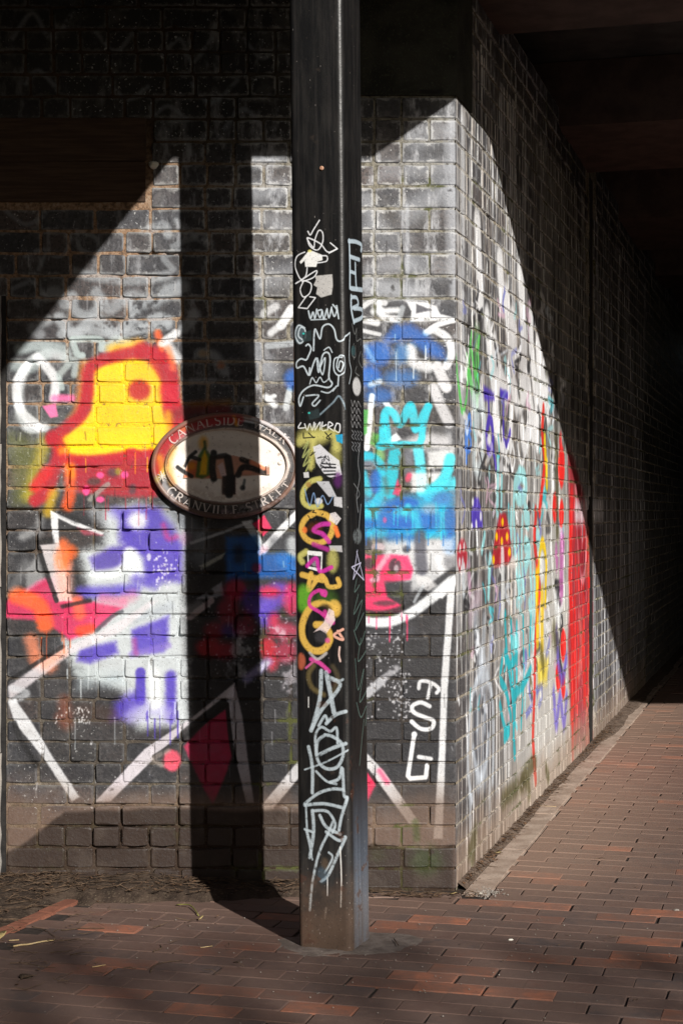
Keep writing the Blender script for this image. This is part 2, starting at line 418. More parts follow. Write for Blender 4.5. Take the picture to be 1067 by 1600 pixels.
    S([(296, 964), (330, 938)], 5, (200, 180, 184), 2, .85, .2); S([(290, 955), (310, 945)], 8, (190, 192, 196), 6, .5, .3)
    for x, y, rx, ry, cc, a in [(368, 922, 20, 18, CRIM, .9), (356, 955, 18, 22, (150, 22, 50), .85), (387, 957, 10, 12, (140, 12, 24), .9), (400, 938, 24, 24, (80, 52, 170), .85), (434, 928, 24, 20, (110, 66, 190), .9),
                                (420, 924, 16, 9, (214, 22, 50), .9), (455, 935, 14, 26, (206, 40, 88), .9), (416, 958, 18, 22, (96, 70, 200), .85), (428, 968, 9, 11, (200, 30, 60), .9), (335, 985, 18, 14, (150, 14, 40), .85),
                                (325, 1012, 20, 16, (168, 8, 28), .93), (350, 1016, 18, 14, (160, 12, 40), .9), (358, 985, 14, 10, (60, 40, 140), .8), (380, 980, 18, 14, (150, 26, 60), .8), (440, 985, 26, 14, (200, 40, 80), .8), (418, 1012, 14, 16, (204, 20, 44), .9), (446, 1018, 18, 18, (190, 40, 76), .75), (424, 1036, 10, 12, (206, 34, 60), .85)]:
        El(x, y, rx, ry, cc, 8, a, .30)
    El(376, 1016, 17, 16, (178, 180, 186), 4, .8, .38); S([(370, 995), (384, 990)], 8, (190, 190, 196), 6, .6, .42); Pg([(352, 1034), (392, 1034), (392, 1062), (352, 1062)], (176, 178, 186), 4, .65, .46)
    S([(385, 1060), (418, 1034)], 7, (150, 142, 196), 5, .8, .2); S([(405, 1045), (416, 1036)], 4, (206, 206, 226), 3, .8); Pg([(440, 1030), (462, 1030), (462, 1085), (440, 1080)], (186, 180, 188), 5, .7, .48); S([(430, 985), (445, 992)], 8, (224, 214, 222), 5, .7, .5)
    for k in range(160):
        x, y = R.uniform(312, 462), R.gauss(1000, 45); El(x, y, R.uniform(.6, 1.8), R.uniform(.6, 1.8), (190, 190, 196), .8, .7)
    # white triangle either side of the post foot
    S([(416, 1262), (470, 1196)], 9, (214, 214, 218), 1.6, .93, .24, smooth=False); S([(430, 1262), (470, 1216)], 3, BLACK, 1.5, .7, .2, smooth=False)
    Pg([(556, 1150), (572, 1176), (600, 1206), (655, 1286), (640, 1290), (584, 1214), (556, 1180)], (222, 222, 226), 1.6, .95, .26)
    Pg([(560, 1196), (574, 1206), (588, 1222), (574, 1250), (560, 1262)], (236, 34, 86), 3, .95, .1); S([(574, 1204), (604, 1248)], 2.5, BLACK, 1.2, .85, smooth=False); S([(592, 1204), (604, 1222)], 4, (236, 60, 110), 4, .8)
    # right of the post
    S([(567, 478), (580, 470), (600, 473)], 4, WHITE, 2, .85, .2); S([(582, 486), (620, 484)], 4, WHITE, 3, .9, .25); S([(590, 474), (598, 494), (620, 498)], 5, WHITE, 2.5, .9, .22); S([(566, 499), (588, 504)], 5, WHITE, 2, .85, .2); S([(566, 516), (592, 522)], 3, WHITE, 1.5, .8, .2)
    Pg([(634, 470), (662, 472), (680, 478), (686, 490), (708, 496), (690, 500), (640, 502), (642, 486)], WHITE, 1.8, .96, .12); Pg([(649, 474), (674, 484), (649, 489)], (66, 66, 74), 1.8, .97)
    S([(628, 480), (622, 498)], 4, GREY, 2, .7); S([(708, 500), (680, 508), (664, 520)], 4, WHITE, 1.5, .95, .1); S([(676, 514), (698, 528), (704, 552), (696, 572)], 6, (226, 228, 232), 2, .95, .1); S([(664, 520), (676, 514)], 5, WHITE, 2, .9)
    S([(682, 572), (696, 604), (690, 596)], 8, (222, 222, 226), 2.5, .9, .2); S([(676, 606), (686, 630), (700, 660)], 8, (214, 214, 218), 3, .85, .25); S([(640, 545), (645, 565), (668, 572)], 8, WHITE, 5, .85)
    Pg([(598, 530), (618, 508), (640, 506), (664, 522), (690, 545), (694, 560), (670, 556), (640, 530), (600, 535)], (20, 96, 184), 8, .88); El(590, 552, 20, 18, (24, 104, 196), 8, .88); El(625, 552, 10, 16, (60, 130, 200), 8, .7)
    El(576, 588, 18, 16, (16, 100, 194), 7, .92); El(625, 590, 26, 12, (48, 116, 188), 10, .75, .2); S([(592, 595), (578, 600)], 4, WHITE, 3, .8); El(590, 618, 22, 12, (36, 106, 186), 9, .7); S([(570, 540), (582, 562)], 3, (160, 190, 226), 3, .6)
    S([(580, 618), (576, 660), (572, 700)], 4.5, WHITE, 1.5, .95); Pg([(566, 640), (574, 640), (572, 676), (566, 680)], (70, 170, 70), 2, .9); Pg([(582, 676), (592, 680), (584, 696), (578, 692)], (90, 180, 70), 4, .8); El(592, 712, 7, 12, (140, 200, 120), 5, .7)
    Pg([(596, 628), (606, 628), (624, 652), (622, 664)], WHITE, 2, .95); Pg([(598, 690), (618, 676), (626, 686), (604, 696)], WHITE, 2, .95); Pg([(628, 690), (660, 676), (700, 682), (706, 700), (640, 704)], (216, 216, 220), 8, .75, .2)
    S([(597, 697), (598, 665), (602, 642), (614, 646), (624, 662), (638, 634), (644, 642), (648, 670), (658, 652), (668, 634)], 6, CYAN, 2, .97); S([(668, 636), (660, 664), (654, 692), (626, 694), (592, 696)], 5, CYAN, 2, .95); El(640, 640, 7, 12, CYAN, 3, .9); S([(592, 696), (604, 690), (600, 650)], 6, CYAN, 2.5, .9)
    S([(566, 712), (584, 716), (594, 732), (594, 768), (582, 790), (566, 800)], 7, (30, 190, 216), 3, .95); El(578, 726, 12, 8, (120, 126, 140), 4, .8); S([(566, 740), (575, 770)], 6, (40, 200, 226), 4, .8); El(586, 752, 8, 18, (10, 96, 184), 5, .9)
    S([(616, 708), (612, 735), (608, 770)], 9, (24, 188, 206), 3, .95); S([(652, 700), (656, 735), (658, 768)], 8, (84, 214, 232), 2.5, .97, .1); S([(640, 722), (636, 700)], 5, (110, 114, 124), 5, .6); El(636, 725, 9, 18, (112, 114, 122), 6, .6)
    Pg([(668, 706), (708, 700), (708, 728), (668, 732)], (226, 228, 230), 4, .8, .15); Pg([(640, 738), (690, 738), (670, 768), (642, 768)], (228, 230, 232), 4, .85, .1)
    S([(702, 716), (694, 745), (676, 765), (668, 775)], 8, (56, 208, 224), 3, .97); S([(672, 765), (706, 755)], 9, (60, 205, 224), 5, .9); S([(690, 790), (680, 820), (666, 836)], 6, CYAN, 2.5, .95)
    Pg([(612, 772), (620, 748), (626, 760), (624, 775)], (224, 50, 96), 2, .9); S([(638, 742), (636, 748)], 4, (226, 60, 100), 3, .85); S([(600, 748), (604, 768)], 4, (90, 84, 84), 4, .6)
    Pg([(562, 780), (640, 776), (706, 768), (708, 835), (690, 836), (560, 838)], (34, 160, 206), 10, .8); El(632, 785, 20, 8, (12, 84, 174), 5, .9); S([(608, 792), (600, 805)], 9, (14, 84, 174), 7, .85); El(690, 780, 14, 10, (60, 120, 190), 8, .8); El(620, 820, 28, 14, (10, 84, 178), 8, .9); S([(636, 792), (630, 800)], 5, (60, 200, 216), 4, .9)
    El(576, 800, 12, 16, (60, 206, 220), 6, .85, .3); El(575, 818, 16, 8, (10, 96, 180), 6, .85); El(665, 815, 20, 18, (20, 90, 176), 8, .85); S([(648, 805), (652, 825)], 6, (40, 190, 210), 5, .7); El(702, 815, 10, 22, (28, 96, 176), 7, .85); El(700, 850, 10, 16, (8, 92, 186), 6, .95); El(670, 795, 12, 8, (160, 168, 184), 6, .7)
    El(600, 812, 3, 5, (200, 60, 130), 2, .8); S([(566, 832), (610, 832), (690, 834)], 6, (20, 170, 206), 6, .7, .3); S([(610, 840), (650, 842)], 7, (20, 100, 180), 8, .7)
    # pale haze, pink blob, black and white arcs
    Pg([(600, 846), (708, 840), (712, 905), (640, 925), (600, 890)], (214, 216, 220), 8, .85, .25); S([(655, 836), (656, 870), (658, 890)], 9, (70, 70, 82), 4, .9); El(634, 858, 6, 6, (52, 54, 64), 3, .85); El(700, 880, 12, 10, (84, 84, 90), 6, .6); S([(684, 872), (690, 892)], 6, WHITE, 5, .8)
    Pg([(562, 864), (580, 868), (610, 866), (636, 868), (644, 890), (640, 905), (600, 912), (604, 932), (626, 945), (628, 955), (590, 962), (562, 955)], (236, 44, 100), 3, .97, .14)
    El(576, 880, 9, 9, (36, 34, 38), 3, .9, .3); El(616, 884, 10, 12, (40, 38, 42), 3, .9, .3); El(618, 888, 4, 6, (200, 190, 196), 2, .8, .3); S([(604, 868), (590, 890), (588, 905)], 4, (206, 190, 196), 3, .8, .3); El(590, 855, 10, 7, (210, 190, 196), 3, .8, .35); Pg([(600, 908), (642, 908), (640, 930), (612, 932)], (46, 46, 52), 4, .9, .1); El(582, 906, 6, 4, (206, 180, 190), 2, .8)
    El(600, 942, 18, 4, (60, 40, 46), 3, .8, .35); S([(564, 956), (600, 958), (640, 945), (668, 920), (708, 890)], 5, (22, 22, 26), 3, .9, .12); Pg([(648, 898), (670, 902), (682, 915), (668, 924), (650, 912)], (206, 206, 208), 3, .85, .25); S([(660, 915), (650, 932), (646, 940)], 2.5, GREY, 1.5, .8)
    S([(560, 968), (600, 972), (636, 960), (668, 938), (704, 908)], 8, (232, 236, 240), 3, .97, .1); Pg([(676, 930), (712, 896), (712, 912), (690, 935)], WHITE, 2, .95, .1)
    S([(570, 1000), (640, 985)], 9, (96, 98, 106), 9, .4); 
    Pg([(698, 916), (710, 912), (704, 1000), (698, 1080), (694, 1200), (690, 1310), (676, 1310), (684, 1180), (688, 1060), (694, 980)], (228, 230, 233), 1.8, .96, .2)
    S([(572, 1085), (596, 1062)], 7, (196, 198, 204), 2.5, .9, .2); S([(600, 1058), (618, 1044)], 5, (190, 190, 196), 3, .8, .44)
    for k in range(230):
        x, y = R.choice([(R.uniform(562, 630), R.gauss(1005, 14)), (R.uniform(570, 640), R.gauss(1070, 22)), (R.uniform(612, 640), R.gauss(1090, 20))]); El(x, y, R.uniform(.6, 2.2), R.uniform(.6, 2.2), (206, 206, 210), .8, .75)
    # the letters T S G
    S([(653, 1075), (656, 1064), (672, 1066), (684, 1075), (681, 1082)], 3, (230, 232, 235), 1.2, .97, .14); S([(672, 1068), (667, 1090)], 3, (230, 232, 235), 1.2, .97, .1)
    S([(670, 1103), (656, 1097), (643, 1103), (646, 1113), (662, 1120), (676, 1126), (672, 1138), (656, 1138), (642, 1127)], 3.4, (232, 234, 237), 1.1, 1)
    El(646, 1147, 4.5, 5, (222, 226, 232), 1.5, .97); S([(646, 1147), (641, 1180), (636, 1212), (640, 1216), (664, 1214), (666, 1196)], 3.6, (232, 234, 237), 1.1, 1, smooth=False); S([(653, 1182), (672, 1185)], 3.2, (230, 232, 235), 1.3, .95, .16)
    for x0, x1, y0, y1, cc, n_ in [(110, 240, 770, 780, (172, 20, 44), 7), (175, 285, 1110, 1125, (66, 46, 172), 8), (100, 290, 1030, 1130, (214, 222, 226), 12), (570, 640, 955, 965, (236, 44, 100), 6), (570, 700, 825, 840, (14, 92, 178), 8), (600, 700, 780, 800, CYAN, 7), (600, 700, 520, 560, (226, 228, 232), 6), (20, 180, 985, 1000, (248, 98, 40), 5), (90, 260, 700, 716, YEL, 5)]:
        for _ in range(n_):
            x, y = R.uniform(x0, x1), R.uniform(y0, y1); S([(x, y), (x + R.uniform(-.6, .6), y + R.uniform(10, 48))], R.uniform(.6, 1.3), cc, .7, R.uniform(.5, .9))
    # bare, earth-splashed lower courses
    n = fnoise(1400, 720, 60, 77, 4); yy = np.arange(1400)[:, None] * np.ones((1, 720)); xx = np.ones((1400, 1)) * np.arange(720)[None]
    A = sst(1205, 1275, yy + (n - .5) * 70 + np.where(xx > 560, -10, 0)) * .74
    c.lay((slice(0, 1400), slice(0, 720)), A.astype(np.float32), (104, 82, 68))
    lim = np.where(xx < 470, 1266 + np.maximum(0, 100 - xx) * .75, 1322)
    A = sst(-3, 5, yy - lim + (n - .5) * 14) * .92 * sst(0, 1, np.where(xx > 700, (718 - xx) / 18, 1))
    c.lay((slice(0, 1400), slice(0, 720)), A.astype(np.float32), (40, 27, 19))
    El(664, 1345, 26, 22, (44, 62, 20), 14, .7, .35); El(588, 1335, 14, 12, (52, 62, 26), 10, .4, .4); S([(648, 1284), (650, 1310)], 5, (50, 62, 18), 4, .6)
    # film of dust, drips and hairline scuffs over everything
    n2 = fnoise(1400, 720, 26, 91, 4)
    A = sst(.58, .8, n2) * .12
    c.lay((slice(0, 1400), slice(0, 720)), A.astype(np.float32), (150, 148, 146))
    for k in range(150):
        x, y = R.uniform(15, 712), R.uniform(230, 1240); l = R.uniform(3, 26)
        S([(x, y), (x + R.uniform(-2, 2), y + l)], R.uniform(.5, 1.1), R.choice([(190, 190, 194), (200, 200, 204), (24, 24, 26)]), .8, R.uniform(.2, .6))
    return c.image('front_wall_paint')

# ------------------------------------------------------------------ paint on the passage wall
SPM = 300.0
SIDE_W, SIDE_H = 8.0, 3.4
def paint_side():
    w, h = int(SIDE_W * SPM), int(SIDE_H * SPM)
    def xf(px, py):
        s, z = side_pt(px, py)
        return (s * SPM, h - z * SPM)
    def rs(p):
        z = KZ / (p[0] - VX)
        return .68 * SPM / (-KZ / z ** 2 * math.cos(TH))
    c = Canvas(w, h, xf, 31, rs)
    S, Pg, El = c.stroke, c.poly, c.ell
    yy = np.arange(h)[:, None] * np.ones((1, w)); xx = np.ones((h, 1)) * np.arange(w)[None]
    # runs of lime streaming down the bricks
    k_ = SPM / 210.0
    n = fnoise(h, w, 150 * k_, 51, 4, cellx=9); n2 = fnoise(h, w, 90 * k_, 53, 3); n4 = fnoise(h, w, 60 * k_, 57, 4, cellx=5)
    unshaded = 1 - sst(1.5 * SPM, 2.6 * SPM, xx) * sst(1.75 * SPM, 1.3 * SPM, yy)      # pale runs fade out high inside, painting in the shade there
    A = sst(.53, .66, n) * (.30 + .68 * sst(.40, .60, n2)) * (.55 + .45 * sst(1.6 * SPM, .1 * SPM, xx)) * unshaded
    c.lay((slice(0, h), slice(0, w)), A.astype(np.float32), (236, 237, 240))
    A = sst(.58, .66, n4) * .6 * sst(4.2 * SPM, 4.0 * SPM, xx) * unshaded
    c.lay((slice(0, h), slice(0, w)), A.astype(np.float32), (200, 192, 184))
    A = sst(.43, .34, n4) * .34
    c.lay((slice(0, h), slice(0, w)), A.astype(np.float32), (26, 25, 28))
    # pale render low down further in
    A = sst(.5 * SPM, 2.2 * SPM, xx) * sst(1.3 * SPM, 2.7 * SPM, yy + (n2 - .5) * 160) * .78 * sst(4.5 * SPM, 4.2 * SPM, xx)
    c.lay((slice(0, h), slice(0, w)), A.astype(np.float32), (214, 213, 210))
    A = sst(1.9 * SPM, 2.6 * SPM, xx) * sst(4.3 * SPM, 4.1 * SPM, xx) * .42 * sst(.40, .55, n)
    c.lay((slice(0, h), slice(0, w)), A.astype(np.float32), (186, 184, 178))
    A = sst(4.3 * SPM, 4.35 * SPM, xx) * sst(.50, .64, n) * .5
    c.lay((slice(0, h), slice(0, w)), A.astype(np.float32), (190, 192, 200))
    S([(722, 190), (722, 700)], 5, (216, 218, 222), 5, .65, .30); S([(735, 240), (732, 480)], 4, (200, 202, 206), 4, .4, .34); S([(717, 420), (717, 980)], 3, (206, 208, 212), 3, .5, .36)
    # big white letters high up
    for p, r in [([(760, 500), (766, 560), (772, 610), (776, 660)], 4.5), ([(772, 540), (782, 590), (792, 610), (796, 560), (800, 520)], 4), ([(776, 600), (772, 650), (784, 690)], 4), ([(800, 500), (803, 545), (800, 590), (806, 625)], 4.5), ([(816, 505), (818, 545), (814, 590)], 5), ([(828, 500), (830, 550), (836, 610)], 4), ([(840, 545), (842, 600), (838, 640)], 4), ([(798, 640), (796, 690)], 3), ([(812, 620), (822, 600), (828, 640), (832, 670)], 4.5), ([(815, 670), (819, 692), (826, 672)], 3.5), ([(838, 650), (838, 690)], 3), ([(790, 470), (795, 520)], 5), ([(812, 430), (815, 480)], 5), ([(846, 640), (852, 612), (856, 640)], 4), ([(780, 410), (784, 470)], 5), ([(745, 350), (750, 470)], 5), ([(842, 560), (850, 610)], 4)]:
        S(p, r * 1.35, (242, 243, 246), r * .5, .95, .2)
    El(800, 560, 26, 60, (70, 60, 58), 12, .25)
    # green scribble, blue loops, white swash, violet letters
    for p in [[(710, 538), (714, 590), (720, 640)], [(736, 520), (732, 570), (740, 615)], [(748, 525), (744, 570), (748, 610)], [(728, 555), (734, 600), (740, 625)], [(716, 600), (722, 642), (728, 620), (730, 580)], [(736, 545), (742, 590), (746, 560)]]: S(p, 1.6, GRN, .8, .95)
    S([(744, 530), (743, 620)], 5, GRN, 5, .45)
    S([(728, 720), (730, 660), (734, 650), (734, 670), (728, 672), (734, 685), (734, 700), (727, 700), (727, 660)], 1.6, (70, 128, 220), .8, .95)
    S([(740, 620), (742, 680), (740, 720), (744, 735)], 3.5, (214, 226, 232), 3, .9); S([(750, 620), (756, 660), (752, 710), (748, 735)], 3.5, (210, 222, 228), 3, .9); S([(738, 615), (746, 650)], 5, (206, 220, 226), 6, .7)
    Pg([(754, 602), (771, 614), (772, 625), (755, 624)], IND, 1.5, .95); S([(762, 625), (763, 650)], 1.5, IND, .8, .9); S([(763, 652), (759, 680), (763, 704), (769, 690), (768, 662), (763, 652)], 2.6, IND, .8, .97); Pg([(780, 607), (793, 612), (793, 624), (780, 622)], (60, 40, 176), 1.2, .97); S([(786, 620), (786, 680), (791, 694), (796, 675)], 1.8, IND, .8, .95); S([(770, 705), (774, 730)], 1.8, IND, 1, .9); El(763, 685, 2.5, 9, WHITE, 1, .9)
    for k in range(200):
        x = R.uniform(720, 880); y = R.uniform(470, 1120); w_ = R.uniform(2, 7); h_ = R.uniform(14, 60)
        pts = [(x + R.uniform(-w_, w_), y + h_ * (j / 4 - .5) + R.uniform(-8, 8)) for j in range(R.choice([3, 4, 5]))]
        S(pts, R.uniform(.5, 1.7), R.choice([(240, 241, 244), (240, 241, 244), (240, 241, 244), (226, 228, 234), (206, 214, 224), (160, 220, 228), (60, 190, 206), (24, 24, 28), (24, 24, 28), (204, 170, 190), (110, 116, 190)]), .7, R.uniform(.5, .95), .22)
    # YOU
    for p in [[(787, 692), (790, 706), (795, 690)], [(791, 704), (789, 738)], [(800, 693), (796, 710), (799, 734), (803, 716), (800, 693)], [(808, 695), (811, 715), (815, 724), (822, 700)], [(815, 722), (814, 742)]]: S(p, 1.1, WHITE, .6, .97)
    # pale cyan letters
    for p, r in [([(777, 722), (776, 800)], 2.6), ([(783, 745), (782, 800)], 2), ([(812, 740), (803, 760), (810, 778), (820, 770), (818, 745), (810, 740)], 3), ([(802, 780), (803, 850), (810, 930)], 2.2), ([(815, 810), (814, 870), (818, 930)], 2), ([(820, 800), (824, 812)], 4), ([(820, 850), (826, 860), (820, 885)], 3.2), ([(765, 870), (762, 930)], 2.5), ([(756, 835), (752, 860)], 2), ([(798, 800), (797, 835)], 2.5), ([(828, 880), (830, 960)], 2), ([(838, 835), (842, 850)], 3), ([(834, 900), (833, 1000)], 2.2), ([(808, 840), (812, 930)], 1.6), ([(826, 940), (832, 1010)], 2)]: S(p, r, LCY, 1, .92, .12)
    # violet toadstool, red toadstools
    Pg([(741, 776), (747, 778), (752, 800), (753, 824), (736, 826), (735, 800)], IND, 1.2, .97); El(738, 784, 1.6, 7, WHITE, .8, .95); El(750, 806, 1.6, 8, WHITE, .8, .95); El(736, 822, 1.6, 6, WHITE, .8, .95); S([(743, 818), (745, 860)], 2.0, WHITE, .8, .95)
    Pg([(780, 802), (789, 802), (795, 830), (798, 868), (794, 880), (772, 886), (768, 870), (774, 830)], (176, 22, 36), 1.2, .97)
    for x, y in [(784, 815), (775, 838), (791, 838), (783, 845), (795, 862), (770, 874)]: El(x, y, 1.9, 7, (252, 206, 0), .8, 1)
    S([(784, 865), (785, 910), (784, 960)], 3.8, (226, 230, 232), 1.6, .95); Pg([(800, 870), (808, 872), (806, 890), (792, 886)], (226, 214, 208), 2, .9); S([(798, 900), (798, 960)], 2.2, (222, 214, 206), 1.4, .9)
    El(721, 868, 8, 26, (178, 24, 44), 1.5, .93)
    for x, y in [(718, 856), (724, 854), (717, 878), (724, 886), (720, 890)]: El(x, y, 1.5, 8, (228, 226, 228), .8, .95)
    S([(722, 880), (724, 925)], 3, (206, 214, 222), 1.5, .85); S([(731, 885), (733, 920)], 3, (196, 150, 180), 2.5, .7)
    # red ribbon, yellow band
    S([(848, 640), (846, 680), (850, 722), (845, 770), (842, 798)], 2.6, (226, 44, 32), .8, 1); S([(836, 800), (834, 840), (838, 880), (842, 920), (840, 950)], 2.6, (214, 36, 30), 1, .97); S([(841, 930), (836, 990), (834, 1080), (832, 1160), (836, 1220)], 2.6, (222, 44, 34), 1, .93)
    S([(850, 685), (851, 715)], 2.4, (236, 206, 20), 1, .97); S([(853, 725), (853, 755)], 2.4, (240, 210, 10), 1, .97)
    S([(838, 930), (843, 860), (848, 850), (852, 880), (851, 940)], 2.2, (248, 206, 8), 1, .97); S([(838, 900), (839, 1000)], 3.2, (250, 200, 10), 2, .9); S([(846, 930), (846, 1010)], 3.5, (248, 208, 30), 2.5, .85); El(845, 885, 3.5, 26, (228, 230, 228), 1.5, .9); Pg([(838, 1030), (856, 1030), (854, 1066), (840, 1070)], (236, 208, 40), 3, .8, .28)
    # white loops, red spots, pink and violet
    S([(862, 755), (860, 830), (862, 900), (868, 945), (874, 955), (880, 930), (878, 880)], 1.6, (236, 238, 240), .8, .97); S([(864, 700), (861, 745)], 2.2, (226, 228, 230), 1.2, .9); S([(868, 945), (872, 965)], 4, (226, 230, 232), 3, .8); S([(872, 785), (874, 800)], 3, WHITE, 1.4, .9); S([(874, 825), (880, 880)], 1.3, WHITE, .8, .9)
    El(876, 728, 5, 34, (242, 28, 22), 1.2, 1); S([(875, 690), (876, 715)], 3, (224, 30, 34), 1.5, .9); El(866, 793, 3.8, 24, (242, 30, 24), 1, 1); El(876, 802, 3.6, 22, (242, 30, 24), 1, 1); El(879, 1008, 4.2, 26, (240, 28, 24), 1, 1); El(871, 1058, 3.8, 22, (240, 28, 24), 1, 1); El(879, 1072, 3.4, 20, (240, 30, 24), 1, 1)
    S([(877, 850), (876, 920)], 4.5, (190, 84, 170), 2.5, .75); S([(868, 860), (869, 880)], 2.5, (196, 90, 176), 2, .7)
    S([(868, 990), (872, 1040), (878, 1060), (884, 1030)], 2.4, (96, 78, 200), 2, .85); S([(864, 1085), (868, 1130), (874, 1090), (880, 1130), (884, 1090)], 2.6, (104, 88, 206), 2, .8)
    # the long red field, its top shaped to the edge of the cast shadow
    Pg([(886, 700), (897, 725), (925, 830), (925, 1170), (892, 1170), (886, 1000), (890, 900)], (160, 20, 34), 3, .9, .2)
    for k in range(46):
        x, y = R.uniform(889, 924), R.uniform(760, 1130); S([(x, y), (x + R.uniform(-1.5, 1.5), y + R.uniform(20, 50)), (x + R.uniform(-2, 2), y + R.uniform(50, 110))], R.uniform(.5, 1.8), R.choice([(236, 30, 26), (244, 40, 34), (110, 12, 26), (90, 14, 28), (226, 120, 116), (206, 26, 36), (240, 36, 30)]), .9, R.uniform(.5, .95), .2)
    S([(892, 780), (890, 900), (894, 1020), (893, 1120)], 3.6, (232, 28, 26), 2, .9); S([(918, 850), (920, 960), (918, 1060), (919, 1160)], 3, (240, 34, 30), 2, .92); S([(898, 760), (902, 850), (908, 905), (914, 880), (915, 800)], 1.5, (224, 150, 160), 1, .8); S([(902, 820), (906, 880), (911, 860)], 2.5, (150, 20, 36), 2, .8); S([(905, 970), (908, 1010), (904, 1050)], 3, (234, 120, 110), 2.5, .75); S([(910, 1000), (912, 1090)], 3, (240, 40, 34), 2, .8); S([(893, 1090), (894, 1160)], 2.4, (226, 40, 36), 1.6, .85); S([(899, 800), (940, 797)], 3, (220, 220, 226), 2, .8); S([(908, 800), (909, 840)], 1.2, (220, 190, 200), 1, .7)
    Pg([(886, 1120), (925, 1110), (925, 1190), (886, 1200)], (168, 150, 142), 10, .6); S([(893, 1060), (894, 1190)], 2.2, (226, 50, 44), 2, .7)
    # turquoise scribble, ghostly white figure
    for p, r in [([(788, 960), (791, 1020), (800, 1090), (802, 1160)], 2.0), ([(797, 970), (800, 1050), (803, 1130)], 1.8), ([(806, 975), (806, 1060), (804, 1100)], 1.8), ([(816, 965), (817, 1060), (813, 1135)], 1.4), ([(784, 1030), (781, 1060), (790, 1080), (797, 1120)], 2), ([(802, 1085), (816, 1070), (828, 1045)], 2), ([(780, 1100), (786, 1130), (792, 1150)], 1.8), ([(800, 1000), (806, 1020), (796, 1040), (788, 1020)], 2.2), ([(828, 965), (826, 1020)], 1.6), ([(788, 1150), (794, 1140)], 3), ([(802, 1165), (803, 1178)], 2.4)]: S(p, r, (32, 176, 190), .9, .95)
    El(804, 1004, 6, 14, (150, 224, 230), 2, .85, .3)
    for p, r, a in [([(740, 960), (746, 1010), (751, 1040), (756, 1050)], 5, .45), ([(756, 970), (754, 1010), (753, 1050)], 4, .5), ([(766, 980), (764, 1020), (760, 1055)], 4, .45), ([(750, 1050), (736, 1090), (731, 1150), (731, 1210), (736, 1250)], 2.2, .75), ([(760, 1055), (768, 1090), (770, 1150), (769, 1220)], 2.2, .75), ([(745, 1095), (745, 1140)], 1.8, .6), ([(756, 1090), (756, 1140)], 1.8, .6), ([(738, 1170), (744, 1205), (751, 1215), (759, 1190), (762, 1150)], 2.2, .7), ([(751, 1035), (752, 1060)], 6, .7), ([(745, 1215), (756, 1212)], 5, .5), ([(733, 1240), (734, 1300)], 2.5, .5), ([(764, 1230), (763, 1290)], 2.5, .4)]:
        S(p, r, (208, 218, 230), r * .9, a)
    El(752, 1130, 15, 80, (150, 164, 186), 10, .22); S([(735, 960), (740, 940), (748, 930)], 5, (214, 190, 206), 5, .45)
    # earthy foot of the wall and moss
    n3 = fnoise(h, w, 40, 61, 4)
    A = sst(h - .32 * SPM, h - .06 * SPM, yy + (n3 - .5) * 50) * .6
    c.lay((slice(0, h), slice(0, w)), A.astype(np.float32), (150, 128, 110))
    for p, r in [([(815, 1215), (835, 1190)], 3), ([(785, 1250), (820, 1222), (826, 1240)], 3), ([(733, 1330), (742, 1300), (738, 1340)], 4), ([(845, 1020), (848, 1040)], 3), ([(864, 990), (868, 1000)], 4), ([(828, 1060), (830, 1085)], 2), ([(852, 1200), (856, 1215)], 2), ([(868, 690), (870, 830)], 3)]: S(p, r, (66, 62, 26), r * .8, .7, .3)
    # glimmers of old paint further in
    for k in range(120):
        s_ = R.uniform(4.5, 7.8); z_ = R.uniform(.3, 2.2); P = None
        x0 = int(s_ * SPM); y0 = int(h - z_ * SPM); ll = R.randint(4, 22)
        c.lay((slice(max(0, y0 - ll), y0), slice(x0, min(w, x0 + R.randint(1, 5)))), np.float32(R.uniform(.2, .6)) * np.ones_like(c.a[max(0, y0 - ll):y0, x0:min(w, x0 + 1)][:, :1]) * np.ones((1, 1), np.float32), (190, 192, 196)) if x0 + 6 < w and y0 - ll > 0 else None
    return c.image('passage_wall_paint')

